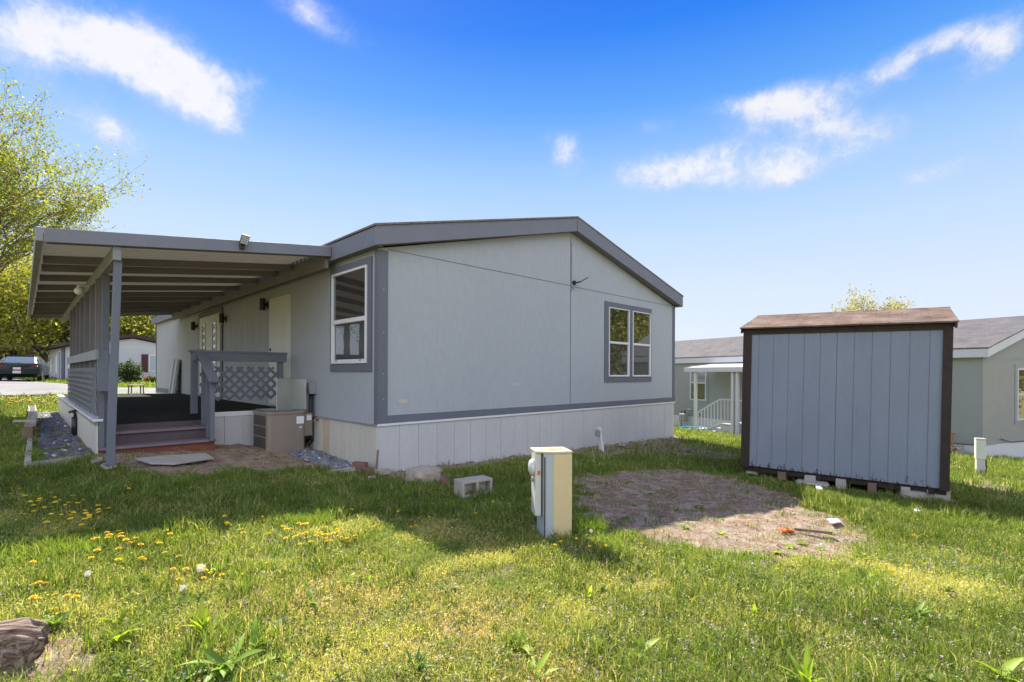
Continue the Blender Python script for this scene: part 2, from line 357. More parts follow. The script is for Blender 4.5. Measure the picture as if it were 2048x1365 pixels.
M['shingle'] = shingle_mat('brown_shingles', (.2, .15, .13), (.16, .125, .11), (.25, .2, .17), ang=PI / 2)
M['shingle_shed'] = shingle_mat('tan_brown_shingles', (.13, .078, .055), (.08, .048, .037), (.23, .175, .14), row=.13, tab=.3)
M['shingle_n'] = shingle_mat('grey_shingles', (.1, .096, .1), (.078, .075, .08), (.145, .128, .124), ang=PI / 2)

# ------------------------------------------------------------------ manufactured home
HW, HL, ZS, ZE, ZR = 8.53, 16.2, .632, 3.12, 4.185     # width, length, skirting top, eave, ridge (fascia bottom)
AO, SO = .142, .163                                    # overhang at side, at gable
SL = (ZR - 3.108) / (HW / 2 + AO)
home = thing('manufactured_home', 'blue grey manufactured home with slate trim, white skirting and low gabled roof', 'house', (C0[0], C0[1], 0), HROT)
def roofz(x): return 3.108 + SL * (x + AO) if x <= HW / 2 else 3.108 + SL * (HW + AO - x)
w = MB(); T = .01
w.prism([(0, ZS), (HW, ZS), (HW, ZE - .0), (HW / 2, ZR + .02), (0, ZE)], 'y', 0, HL)
w.build('wall', M['wall'], home)
# joint battens / seams, proud by 2-3 mm
b = MB(); b.box(HW / 2 - .006, HW / 2 + .006, -.006, 0.004, .76, roofz(HW / 2) - .06); b.box(HW / 2 + .02, HW / 2 + .026, -.008, 0.004, 3.0, roofz(HW / 2) - .2)
b.bar((.14, -.002, 3.13), (HW / 2, -.002, 3.13), .008, .007); b.bar((HW / 2, -.002, 3.12), (HW - .06, -.002, 3.12), .008, .007)
b.bar((HW / 2 - .01, -.003, 3.13), (HW / 2 + .12, -.003, 3.06), .01, .009)
b.build('panel_seam', M['trim'], home)
b = MB()
for k in range(1, 39):   # faint vertical grooves of the side panels
    y = k * .406
    if y < HL: b.box(-.0015, .003, y - .002, y + .002, .68, 3.05)
b.build('siding_groove', pm('groove_grey_paint', (.36, .38, .4), None, 3, .7), home)
b = MB(); b.box(.002, .14, -.022, .004, .66, 3.1); b.box(-.022, .004, 0.004, .075, .645, 3.1)
b.box(-.022, .0015, -.022, .0035, .645, 3.1); b.build('corner_trim', M['trim'], home, bevel=.003)
b = MB(); b.box(HW - .08, HW + .02, -.022, .004, .66, 3.1); b.box(HW, HW + .022, .004, .08, .66, 3.1); b.build('corner_trim', M['trim'], home, bevel=.003)
b = MB(); b.box(.1405, HW - .081, -.02, .004, .655, .765); b.box(HW - .081, HW + .04, -.024, -.0225, .63, .79); b.build('base_trim', M['trim'], home)
b = MB(); b.box(-.015, HW + .03, -.03, .004, .62, .652); b.build('ledge', M['white'], home, bevel=.003)
b = MB(); b.box(-.035, .004, .005, HL, .618, .64); b.build('ledge', M['metal_ledge'], home, bevel=.003)
b = MB(); b.box(-.012, .004, .2, HL, .64, .76)  # lower band of siding far end is the trim colour
b.v = [v for v in b.v]; b = MB(); b.box(-.014, .004, 12.2, HL, .645, .78); b.box(-.014, .004, HL - .08, HL, .78, 3.1); b.build('base_trim', M['trim'], home)
b = MB(); b.box(HW - .003, HW + .01, .081, HL, .655, .765); b.build('base_trim', M['trim'], home)
# skirting along the gable: overlapping corrugated vinyl panels
def skirt_run(p0, p1, zt, nrm, mats, name='skirting', pan=.335, parent=None, zb=lambda s: -.35):
    p0, p1 = Vector(p0), Vector(p1); L = (p1 - p0).length; u = (p1 - p0) / L; n = Vector(nrm)
    k = 0; s = 0.; ms = {}
    while s < L - .01:
        e = min(L, s + pan); g = MB(); mt = mats(k)
        prof = [(s + .0015, .0), (s + .004, .012), (s + .02, .014), (s + .026, .006), ((s + e) / 2, .009), (e - .03, .006), (e - .02, .010), (e - .004, .010), (e - .001, .0)]
        z0 = zb(s)
        vs = [];
        for q, d in prof:
            p = p0 + u * q + n * d
            vs += [(p.x, p.y, z0), (p.x, p.y, zt - .001)]
        fs = [(2 * i, 2 * i + 2, 2 * i + 3, 2 * i + 1) for i in range(len(prof) - 1)]
        m0 = ms.setdefault(mt.name, (MB(), mt)); m0[0].add(vs, fs)
        s = e; k += 1
    # solid backing
    g = MB(); q0 = p0 - n * .03; q1 = p1 - n * .03
    g.bar((q0.x, q0.y, (zt - .37) / 2 - .01), (q1.x, q1.y, (zt - .37) / 2 - .01), .055, zt + .35, mi=0)
    lst = list(ms.values())
    lst[0][0].add(g.v, g.f)
    for m0, mt in lst: m0.build(name, mt, parent, fixn=True)
skirt_run((0, -.002, 0), (HW, -.002, 0), .62, (0, -1, 0), lambda k: M['skirt'], parent=home)
skirt_run((-.002, 0, 0), (-.002, HL, 0), .62, (-1, 0, 0), lambda k: M['skirt_tan'] if k == 5 else M['skirt_cream'], pan=.3, parent=home)
b = MB(); b.box(HW - .02, HW + .01, .02, HL, -.6, .62); b.build('skirting', M['skirt'], home)
# roof slabs
for sgn in (0, 1):
    g = MB(); n = .0
    xa, xb = (-AO - .02, HW / 2) if sgn == 0 else (HW + AO + .02, HW / 2)
    za, zb_ = roofz(-AO) - SL * .02 + .27, ZR + .27
    g.prism([(xa, za), (xb, zb_), (xb, zb_ + .028), (xa, za + .028)], 'y', -SO - .02, HL + SO + .02)
    g.build('roof_shingles', M['shingle'], home)
g = MB(); g.prism([(-AO, 3.112), (HW / 2, ZR + .004), (HW / 2, ZR + .268), (-AO, 3.376)], 'y', -SO, -SO + .04); g.build('fascia', M['fascia'], home, bevel=.004)
g = MB(); g.prism([(HW / 2, ZR + .004), (HW + AO, 3.112), (HW + AO, 3.376), (HW / 2, ZR + .268)], 'y', -SO - .012, -SO + .04); g.build('fascia', M['fascia'], home, bevel=.004)
g = MB(); g.prism([(-AO, 3.112), (HW / 2, ZR + .004), (HW + AO, 3.112), (HW + AO, 3.376), (HW / 2, ZR + .268), (-AO, 3.376)], 'y', HL + SO - .04, HL + SO); g.build('fascia', M['fascia'], home)
g = MB(); g.box(-AO, -AO + .03, -SO + .0405, HL + SO - .0405, 3.112, 3.37); g.build('fascia', M['fascia'], home, bevel=.004)
g = MB(); g.box(HW + AO - .03, HW + AO, -SO + .0405, HL + SO - .0405, 3.112, 3.37); g.build('fascia', M['fascia'], home)
g = MB(); g.box(-AO + .031, .0, -SO + .045, HL + SO - .045, 3.118, 3.135); g.box(HW, HW + AO - .031, -SO + .045, HL + SO - .045, 3.118, 3.135)
g.prism([(0, 3.145), (HW / 2, ZR + .01), (HW, 3.145), (HW, 3.165), (HW / 2, ZR + .03), (0, 3.165)], 'y', -SO + .041, 0)
g.build('soffit', M['wood_dark'], home)

def ring(mb, plane, a0, a1, z0, z1, t, d0, d1):
    """rectangular frame; plane 'y' = on gable (a along x), 'x' = on side (a along y)"""
    def bx(u0, u1, v0, v1):
        if plane == 'y': mb.box(u0, u1, d0, d1, v0, v1)
        else: mb.box(d0, d1, u0, u1, v0, v1)
    t4 = t if hasattr(t, '__len__') else (t,) * 4   # left,right,bottom,top
    bx(a0, a0 + t4[0], z0, z1); bx(a1 - t4[1], a1, z0, z1); bx(a0 + t4[0], a1 - t4[1], z0, z0 + t4[2]); bx(a0 + t4[0], a1 - t4[1], z1 - t4[3], z1)
def window_unit(parent, plane, a0, a1, z0, z1, zm, sgn=-1, ft=.035, rt=.03, st_=.028):
    fr = MB(); ring(fr, plane, a0, a1, z0, z1, ft, sgn * .045, sgn * .002)
    o = fr.build('frame', M['white'], parent, bevel=.003)
    def pl(nm, u0, u1, v0, v1, d0, d1, mt, par=o):
        q = MB()
        if plane == 'y': q.box(u0, u1, d0, d1, v0, v1)
        else: q.box(d0, d1, u0, u1, v0, v1)
        return q.build(nm, mt, parent)
    pl('meeting_rail', a0 + ft + .0005, a1 - ft - .0005, zm - rt, zm + rt, sgn * .042, sgn * .004, M['white'])
    lr = MB(); ring(lr, plane, a0 + ft + .0005, a1 - ft - .0005, z0 + ft + .0005, zm - rt - .0005, (.012 if st_ < .02 else st_, st_ + .012, st_, .006), sgn * .034, sgn * .004); lr.build('sash', M['white'], parent, bevel=.002)
    pl('upper_pane', a0 + ft - .003, a1 - ft + .003, zm, z1 - ft + .003, sgn * .016, sgn * .003, M['glass'])
    pl('lower_pane', a0 + ft, a1 - ft, z0 + ft, zm - rt, sgn * .014, sgn * .003, M['glass_low'])
# side window
win = bpy.data.objects.new('window', None); link(win, home)
g = MB(); ring(g, 'x', .164, 1.482, 1.388, 3.035, (.11, .07, .12, .105), -.026, .003); g.build('trim', M['trim'], win, bevel=.003)
M['glass'], M['glass_low'], _g = glassmat('shaded_window_glass', (.02, .018, .018), .16), glassmat('shaded_screen_glass', (.02, .018, .018), .1), (M['glass'], M['glass_low'])
window_unit(win, 'x', .275, 1.41, 1.51, 2.928, 2.165)
M['glass'], M['glass_low'] = _g
for yy in (.42, 1.2): g = MB(); g.box(-.05, -.046, yy, yy + .04, 1.55, 1.565); g.build('latch', M['black'], win)
# gable windows
win = bpy.data.objects.new('window', None); link(win, home)
g = MB(); ring(g, 'y', 5.428, 7.373, 1.19, 2.945, (.13, .055, .115, .115), -.026, .003); g.box(6.37, 6.51, -.026, .003, 1.3055, 2.8295); g.build('trim', M['trim'], win, bevel=.003)
window_unit(win, 'y', 5.56, 6.368, 1.307, 2.828, 2.06, ft=.02, rt=.022, st_=.014)
window_unit(win, 'y', 6.512, 7.316, 1.307, 2.828, 2.06, ft=.02, rt=.022, st_=.014)
# white door
dr = bpy.data.objects.new('door', None); link(dr, home); dr['label'] = 'plain off white flush door'
g = MB(); g.box(-.035, .003, 3.24, 4.22, .73, 2.79); g.build('door_leaf', M['door'], dr, bevel=.004)
g = MB(); ring(g, 'x', 3.2, 4.26, .715, 2.83, (.038, .038, .01, .036), -.028, .003); g.build('door_frame', M['door'], dr, bevel=.003)
g = MB(); g.tube([(-.036, 4.14, 1.68), (-.07, 4.14, 1.68), (-.08, 4.14, 1.68), (-.1, 4.14, 1.68)], [.014, .014, .03, .024], 10); g.build('handle', M['black'], dr, smooth=True)
g = MB(); g.tube([(-.036, 4.14, 1.82), (-.055, 4.14, 1.82)], .026, 10); g.build('lock', M['black'], dr)
g = MB(); g.tube([(-.036, 3.73, 2.28), (-.04, 3.73, 2.28)], .012, 8); g.build('peephole', M['copper'], dr)
# french doors
dr = bpy.data.objects.new('door', None); link(dr, home); dr['label'] = 'white double door with narrow leaded glass lights'
g = MB(); ring(g, 'x', 7.55, 9.85, .72, 3.0, (.12, .12, .01, .12), -.03, .003); g.build('trim', M['trim'], dr, bevel=.003)
g = MB(); g.box(-.04, .003, 7.69, 8.68, .73, 2.86); g.box(-.04, .003, 8.70, 9.71, .73, 2.86); g.build('door_leaf', M['door'], dr, bevel=.004)
for y0 in (8.0, 9.03):
    g = MB(); ring(g, 'x', y0, y0 + .38, 1.15, 2.68, .04, -.055, -.0405); g.build('light_frame', M['door'], dr, bevel=.003)
    g = MB(); g.box(-.046, -.0402, y0 + .04, y0 + .34, 1.19, 2.64); g.build('pane', M['lite'], dr)
    g = MB()
    for k in range(7):
        z = 1.25 + k * .2; g.bar((-.049, y0 + .04, z), (-.049, y0 + .34, z + .16), .008, .008); g.bar((-.049, y0 + .34, z), (-.049, y0 + .04, z + .16), .008, .008)
    g.build('lead_came', M['conduit'], dr)
g = MB(); g.tube([(-.041, 8.79, 1.7), (-.09, 8.79, 1.7), (-.09, 8.89, 1.7)], .012, 8); g.build('handle', M['black'], dr)
# small marks on the wall, as in the photo: a pale touch-up patch, a plate, screws
g = MB(); g.box(.33, .48, -.004, .002, .93, .985); g.build('vent_plate', M['tan_plastic'], home)
for zz in (1.0, 1.36, 1.94, 2.55): g = MB(); g.tube([(.07, -.024, zz), (.07, -.0265, zz)], .008, 8); g.build('screw_head', M['tan_plastic'], home)
g = MB(); g.box(2.65, 2.83, -.0025, .002, 1.16, 1.21); g.build('touch_up_patch', pm('pale_patch_paint', (.44, .41, .42), (.38, .4, .44), 20, .7), home)

# wall lamps beside the doors
def wloc(a, s, z): x, y = hl(a, s); return (x, y, z)
def sconce(s, z, label):
    t = thing('wall_lamp', label, 'lamp', wloc(0, s, z), HROT, 'black wall lamps under the patio cover')
    g = MB(); g.box(-.02, -.001, -.055, .055, -.07, .07); g.build('back_plate', M['black'], t, bevel=.003)
    g = MB(); g.tube([(-.1, 0, -.12), (-.1, 0, .12)], .055, 16); g.box(-.06, -.0205, -.02, .02, -.03, .03); g.build('shade', M['black'], t)
    g = MB(); g.tube([(-.1, 0, -.122), (-.1, 0, -.1205)], .042, 12); g.build('lens', M['globe'], t)
    return t
sconce(4.42, 2.74, 'black wall lamp beside the plain off white door')
sconce(7.32, 2.68, 'black wall lamp on the near side of the double door')
sconce(10.15, 2.67, 'black wall lamp on the far side of the double door')
# solar lamp on the gable
t = thing('solar_lamp', 'small black solar lamp on an arm beside the seam of the gable wall', 'lamp', wloc(4.36, 0, 3.2), HROT)
g = MB(); g.tube([(0, -.001, 0), (0, -.035, 0)], .045, 14); g.build('mount', M['black_plastic'], t)
g = MB(); g.tube([(0, -.035, 0), (.03, -.07, 0), (.07, -.11, .02)], .015, 8); g.build('arm', M['black_plastic'], t)
g = MB(); Mx = Matrix.Translation((.11, -.17, .05)) @ Euler((math.radians(-28), math.radians(-12), math.radians(35))).to_matrix().to_4x4()
g.box(-.045, .045, -.1, .1, -.008, .01, M=Mx); g.build('lamp_head', M['black_plastic'], t, bevel=.01)
g = MB(); g.box(-.036, .036, -.085, .085, -.012, -.0085, M=Mx); g.build('led_face', M['ledface'], t)

# ------------------------------------------------------------------ patio cover
cov = thing('patio_cover', 'slate painted patio cover with rafters, metal roof sheets and a screen of posts', 'patio cover', (C0[0], C0[1], 0), HROT)
def cz(a): return 3.346 + .1175 * a      # top of the rafters
XA, XB, YF, YB = -3.4, -.15, 1.18, 12.45
def slopebox(mb, x0, x1, y0, y1, off0, off1):
    mb.prism([(x0, cz(x0) + off0), (x1, cz(x1) + off0), (x1, cz(x1) + off1), (x0, cz(x0) + off1)], 'y', y0, y1)
g = MB(); slopebox(g, XA, XB, YF, YF + .04, -.155, 0); g.build('fascia', M['fascia'], cov, bevel=.004)
g = MB(); slopebox(g, XA, XB, YB, YB + .04, -.155, 0); g.build('fascia', M['wood_light'], cov, bevel=.004)
for y in (1.32, 2.75, 3.5, 4.58, 5.85, 7.0, 8.05, 9.2, 10.3, 11.4):
    g = MB(); slopebox(g, XA + .03, XB - .002, y - .02, y + .02, -.15, -.046); g.build('rafter', M['wood_dark'], cov, bevel=.003)
# corrugated sheets: wave across y
n = 0; ys = np.arange(YF + .041, YB - .002, .0225); prof = .016 * np.clip(1.6 * np.sin(2 * PI * ys / .18), -1, 1)
g = MB(); xs = (XA - .001, (XA + XB) / 2, XB - .001); vs = []; fs = []
for i, y in enumerate(ys):
    for x in xs: vs.append((x, y, cz(x) - .028 + prof[i]))
for i in range(len(ys) - 1):
    for j in (0, 1): fs.append((i * 3 + j, i * 3 + j + 1, i * 3 + j + 4, i * 3 + j + 3))
g.add(vs, fs); rs = g.build('roof_sheet', M['roof_metal'], cov, smooth=True)
g = MB(); g.prism([(XA - .065, cz(XA) - .15), (XA - .003, cz(XA) - .15), (XA - .003, cz(XA) - .002), (XA - .065, cz(XA) + .001)], 'y', YF, YB + .04); g.build('gutter', M['wood_light'], cov, bevel=.004)
g = MB(); g.box(-2.80, -2.72, YF + .05, YB - .1, cz(-2.76) - .155 - .165, cz(-2.76) - .158); g.build('beam', M['wood_light'], cov, bevel=.004)
g = MB(); g.box(-.196, -.146, YF + .1, YB, 3.0, 3.16); g.build('ledger', M['wood_dark'], cov, bevel=.003)
zb = cz(-2.76) - .32
g = MB(); g.bar((-2.83, 1.12, .18), (-2.745, 1.31, zb), .078, .078, up=(0, 1, 0)); g.build('post', M['wood_grey'], cov, bevel=.005)
g = MB(); g.box(-2.785, -2.705, 2.48, 2.52, .525, zb); g.build('post', M['wood_grey'], cov, bevel=.003)
for y in (2.97, 3.76, 4.74, 5.64, 6.5, 7.37, 8.2):
    g = MB(); g.box(-2.82, -2.68, y - .02, y + .02, .7355, zb); g.build('post', M['wood_dark'], cov, bevel=.003)
# globe lamp hanging under the beam
t = thing('globe_lamp', 'round white globe lamp hung under the patio cover beam', 'lamp', wloc(-2.93, 3.95, 2.69), HROT)
g = MB(); g.lathe([(.012, .0), (.03, -.006), (.055, -.03), (.066, -.06), (.06, -.09), (.042, -.115), (.015, -.126)], 18); g.build('globe', M['globe'], t, smooth=True)
g = MB(); g.lathe([(.035, .02), (.035, .0), (.02, -.003)], 14); g.box(0, .14, -.03, .03, .005, .025); g.build('base', M['white'], t)
# flood lamp on the front fascia
t = thing('flood_lamp', 'black solar flood lamp on the front fascia of the patio cover', 'lamp', wloc(-1.42, YF, cz(-1.42) - .06), HROT)
g = MB(); g.box(-.03, .03, -.05, -.001, -.06, .02); g.tube([(0, -.05, -.02), (0, -.09, .0)], .018, 8); g.build('bracket', M['black_plastic'], t, bevel=.003)
Mx = Matrix.Translation((.01, -.1, .055)) @ Euler((math.radians(28), math.radians(8), 0)).to_matrix().to_4x4()
g = MB(); g.box(-.052, .052, -.014, .014, -.066, .066, M=Mx); g.build('lamp_head', M['black_plastic'], t, bevel=.006)
g = MB()
for i in range(3):
    for j in range(4): g.box(-.045 + i * .031, -.045 + i * .031 + .027, -.018, -.0145, -.058 + j * .029, -.058 + j * .029 + .025, M=Mx)
g.build('led_face', M['ledface'], t)

# ------------------------------------------------------------------ deck
deck = thing('deck', 'raised deck with dark carpet, grey rails, lattice panels and mauve steps', 'deck', (C0[0], C0[1], 0), HROT)
DX0, DF, DB = -2.86, 2.95, 12.0
g = MB(); g.box(DX0 + .03, -.04, DF + .02, DB, .6, .69); g.box(DX0 + .03, DX0 + .1, DB - .1, DB, .1, .6); g.build('platform', M['wood_dark'], deck)
g = MB(); g.box(DX0 + .06, -.045, DF + .01, DB - .01, .6905, .702); g.box(DX0 + .1, -1.46, DF - .005, DF + .0095, .60, .702); g.build('carpet', M['carpet'], deck, bevel=.004)
g = MB(); g.box(DX0 - .03, DX0 + .075, 2.3, DB, .703, .735); g.build('cap_board', M['white'], deck, bevel=.004)
g = MB(); g.box(DX0, DX0 + .025, 2.33, DB, -.05, .702); g.box(DX0, DX0 + .025, 2.33, DB, .64, .702); g.build('side_skirting', M['skirt_cream'], deck)
g = MB(); g.box(-1.44, -.05, DF - .02, DF + .005, .635, .712); g.build('edge_trim', M['white'], deck, bevel=.003)
g = MB()
for k in range(5): g.box(-1.44 + k * .28, -1.44 + (k + 1) * .28 - .004, DF - .004 - .006 * (k % 2), DF + .015, -.1, .634)
g.build('front_skirting', M['skirt'], deck)
st = bpy.data.objects.new('steps', None); link(st, deck)
SX0, SX1 = DX0 + .026, -1.45
for (y0, y1, z) in ((2.32, 2.66, .345), (2.63, 2.96, .52)):
    g = MB(); g.box(SX0 - .0, SX1 + .02, y0, y1, z - .036, z); g.build('tread', M['step_tread'], st, bevel=.006)
g = MB(); g.box(SX0, SX1, 2.355, 2.375, .05, .308); g.build('riser', M['step_red'], st)
g = MB(); g.box(SX0, SX1, 2.665, 2.68, .346, .483); g.box(SX0, SX1, DF - .02, DF - .006, .521, .6); g.build('riser', M['step_riser'], st)
g = MB(); g.box(SX1 - .04, SX1, 2.376, DF - .022, .0, .305); g.build('stringer', M['step_red'], st)
# railings
def rail(name, lab=None):
    o = bpy.data.objects.new(name, None); link(o, deck)
    if lab: o['label'] = lab
    return o
def lattice(parent, plane, c, u0, u1, z0, z1, step=.1175, wd=.043, nm='lattice_panel', mt='wood_grey'):
    g = MB()
    for sgn in (1, -1):
        off = (.005 if plane == 'y' else .002) * sgn; k0 = int((u0 - z1) / step) - 2 if sgn == 1 else int((u0 + z0) / step) - 2; k1 = int((u1 - z0) / step) + 2 if sgn == 1 else int((u1 + z1) / step) + 2
        for k in range(k0, k1 + 1):
            q = k * step * 1.414 / 1.414 * 1.4142
            # line u = q + sgn*z
            a, b_ = max(z0, (u0 - q) if sgn == 1 else (q - u1)), min(z1, (u1 - q) if sgn == 1 else (q - u0))
            if b_ - a < .02: continue
            ua, ub = (q + a, q + b_) if sgn == 1 else (q - a, q - b_)
            if plane == 'y': g.bar((ua, c + off, a), (ub, c + off, b_), .0045 * 2, wd, up=(0, 1, 0)) if 0 else g.bar((ua, c + off, a), (ub, c + off, b_), wd, .009, up=(0, 1, 0))
            else: g.bar((c + off, ua, a), (c + off, ub, b_), wd, .0035, up=(1, 0, 0))
    return g.build(nm, M[mt], parent)
fr = rail('front_railing')
RS = 3.0
g = MB(); g.box(-1.62, -.16, RS - .06, RS - .022, 1.55, 1.69); g.build('top_rail', M['wood_grey'], fr, bevel=.004)
g = MB(); g.box(-1.66, -.15, RS - .07, RS + .05, 1.6905, 1.725); g.build('cap_rail', M['wood_grey'], fr, bevel=.004)
for a in (-1.585, -.25):
    g = MB(); g.box(a - .045, a + .045, RS - .0215, RS + .06, .703, 1.69); g.build('post', M['wood_grey'], fr, bevel=.004)
lattice(fr, 'y', RS + .0, -1.5, -.3, .9, 1.46)
lr = rail('side_railing')
g = MB(); g.box(-2.875, -2.838, 2.2, 8.1, 1.53, 1.665); g.build('top_rail', M['wood_light'], lr, bevel=.004)
lattice(lr, 'x', -2.86, 2.3, 8.05, .79, 1.42, wd=.03, mt='wood_light')
sr = rail('stair_railing'); a = -1.50
g = MB(); g.bar((a, 3.0, 1.72), (a, 2.18, 1.22), .14, .038); g.build('hand_rail', M['wood_grey'], sr, bevel=.004)
g = MB(); g.bar((a + .05, 2.98, 1.62), (a + .05, 2.2, 1.13), .035, .09); g.build('under_rail', M['wood_grey'], sr, bevel=.004)
for y, z0, zt in ((2.29, .33, 1.21), (2.5, .36, 1.34), (2.78, .53, 1.52)):
    g = MB(); g.box(a - .03, a + .03, y - .025, y + .045, z0, zt); g.build('baluster', M['wood_grey'], sr, bevel=.004)
sr = rail('stair_railing')
g = MB(); g.bar((-2.795, 2.24, 1.655), (-2.795, 2.2, 1.11), .125, .04, up=(0, 1, 0)); g.build('end_board', M['wood_grey'], sr, bevel=.004)
g = MB(); g.box(-2.83, -2.77, 2.32, 2.36, .346, 1.62); g.build('baluster', M['wood_grey'], sr, bevel=.004)
g = MB(); g.box(-2.80, -2.71, 2.40, 2.44, .346, 1.5); g.build('baluster', M['wood_grey'], sr, bevel=.004)

# ------------------------------------------------------------------ air conditioner, cover, meter box
ac = thing('air_conditioner', 'square brown outdoor air conditioner unit with rounded corners and white stickers', 'air conditioner', (*hl(-.5, 2.36), .07), HROT)
def rbox(mb, x0, x1, y0, y1, z0, z1, r=.05, n=5):
    pts = []
    for cx, cy, a0 in ((x1 - r, y1 - r, 0), (x0 + r, y1 - r, 90), (x0 + r, y0 + r, 180), (x1 - r, y0 + r, 270)):
        for k in range(n + 1):
            a = math.radians(a0 + 90 * k / n); pts.append((cx + r * math.cos(a), cy + r * math.sin(a)))
    mb.prism(pts, 'z', z0, z1)
g = MB(); rbox(g, -.3, .3, -.36, .36, .03, .63, .06); g.build('cabinet', M['ac'], ac)
g = MB(); rbox(g, -.31, .31, -.37, .37, .0, .03, .06); g.build('base_pan', M['ac'], ac)
g = MB(); rbox(g, -.315, .315, -.375, .375, .6305, .668, .065)
g.build('top_cover', M['ac'], ac)
g = MB(); g.tube([(0, 0, .6685), (0, 0, .675)], .25, 28); g.build('fan_opening', M['ac_dark'], ac)
g = MB()
for r in (.05, .09, .13, .17, .21, .25): 
    g.tube([(r * math.cos(2 * PI * k / 28), r * math.sin(2 * PI * k / 28), .68) for k in range(29)], .003, 4, cap=False)
for k in range(8): g.bar((0, 0, .682), (.26 * math.cos(k * PI / 4), .26 * math.sin(k * PI / 4), .68), .006, .006)
g.build('fan_grille', M['metal_ledge'], ac)
g = MB()
for (z0, z1) in ((.08, .25), (.27, .42), (.44, .6)):
    g.box(-.304, -.2995, -.27, .28, z0, z1)
g.build('coil_guard', M['ac_dark'], ac)
g = MB(); g.box(.3005, .44, -.3, .1, .24, .62); g.build('service_box', M['ac'], ac, bevel=.006)
g = MB(); g.box(.15, .27, -.3625, -.36, .46, .58); g.build('sticker', M['sticker'], ac)
g = MB(); g.box(.19, .24, -.3625, -.36, .39, .41); g.build('sticker', M['sticker'], ac)
g = MB(); g.box(.34, .42, -.3025, -.3, .5, .58); g.build('sticker', M['sticker'], ac)
g = MB(); g.box(.34, .42, -.303, -.3, .581, .592); g.build('label_edge', M['sticker_y'], ac)
g = MB(); g.tube([(.44, -.1, .3), (.5, -.1, .2), (.47, 0, .1), (.5, .1, .14)], .02, 8); g.tube([(.44, -.2, .33), (.5, -.22, .18), (.46, -.1, .05)], .012, 8); g.build('refrigerant_pipe', M['black_plastic'], ac, smooth=True)
cv = thing('sheet_metal_cover', 'bent galvanised sheet metal cover standing on the air conditioner', 'metal cover', (*hl(-.5, 2.36), .07 + .683), HROT)
g = MB(); th = .003
pts = [(-.17, -.33), (.16, -.06), (.24, -.31)]
# main face, side face, return lip; slightly wider at the foot
def sheet(mb, p, q, z0, z1, flare=.0):
    p0, q0 = Vector((p[0], p[1], z0)), Vector((q[0], q[1], z0)); p1, q1 = Vector((p[0], p[1], z1)), Vector((q[0], q[1], z1))
    n = (q0 - p0).cross(Vector((0, 0, 1))).normalized() * .004
    c = (p0 + q0) / 2; p0 = p0 + (p0 - c) * flare; q0 = q0 + (q0 - c) * flare
    mb.add([p0 - n, q0 - n, q1 - n, p1 - n, p0 + n, q0 + n, q1 + n, p1 + n], [(0, 1, 2, 3), (7, 6, 5, 4), (0, 4, 5, 1), (1, 5, 6, 2), (2, 6, 7, 3), (3, 7, 4, 0)])
sheet(g, (-.13, -.27), (.2, -.05), .0, .52); sheet(g, (.2045, -.055), (.33, -.3), .0, .5, .03); sheet(g, (-.133, -.273), (-.125, -.24), .0, .52)
g.build('sheet', M['galv'], cv)
g = MB(); g.box(-.28, .0, .02, .28, .0, .006); g.build('loose_flange', M['galv'], cv)
eb = thing('electrical_box', 'grey electrical box and black conduit on the side wall above the air conditioner', 'electrical box', wloc(0, 2.14, 1.1), HROT)
g = MB(); g.box(-.11, -.002, -.1, .12, -.09, .09); g.build('box', M['grey_box'], eb, bevel=.004)
g = MB(); g.box(-.118, -.1105, -.105, .125, -.05, .095); g.build('lid', M['grey_box'], eb, bevel=.003)
g = MB(); g.tube([(-.06, .0, -.091), (-.06, .0, -.4), (-.08, .02, -.62), (-.04, -.05, -.8), (-.05, -.02, -.9)], .02, 8); g.tube([(-.05, .07, -.091), (-.05, .07, -.45), (-.12, .12, -.7), (-.2, .1, -.75)], .014, 8); g.build('conduit', M['conduit'], eb, smooth=True)
g = MB(); g.box(-.022, -.002, -.04, .14, -.9, -.092); g.build('backing_board', M['wood_grey'], eb)
dv = thing('dryer_vent', 'round tan dryer vent hood on the side wall next to the grey electrical box', 'vent', wloc(0, 2.62, 1.08), HROT)
g = MB(); g.tube([(-.002, 0, 0), (-.012, 0, 0)], .12, 18); g.build('flange', M['tan_plastic'], dv)
g = MB(); g.tube([(-.012, 0, 0), (-.08, 0, -.01), (-.13, 0, -.06)], [.075, .08, .07], 16); g.build('hood', M['tan_plastic'], dv, smooth=True)
sp = thing('water_spigot', 'small brass spigot poking out under the siding beside the conduit', 'spigot', wloc(-.01, 1.93, .58), HROT)
g = MB(); g.tube([(0, 0, 0), (-.07, 0, 0), (-.09, 0, -.03)], .014, 8); g.tube([(-.06, 0, .0), (-.06, 0, .05)], .008, 8); g.build('valve_body', M['copper'], sp, smooth=True)
g = MB(); g.tube([(-.06, 0, .05), (-.06, 0, .058)], .028, 10); g.build('handle', M['black'], sp)

# ------------------------------------------------------------------ shed
u = np.array([.799, -.602]); nb = np.array([.602, .799])
SHL = np.array([3.64, 7.87]); SW, SD = 2.44, 2.4
sh = thing('garden_shed', 'windowless blue grey garden shed with dark brown trim and tan shingle roof', 'shed', (SHL[0], SHL[1], -.055), math.atan2(u[1], u[0]))
sh.rotation_euler = (0, math.radians(.9), math.atan2(u[1], u[0]))
WHT = 2.115
g = MB(); xs = []
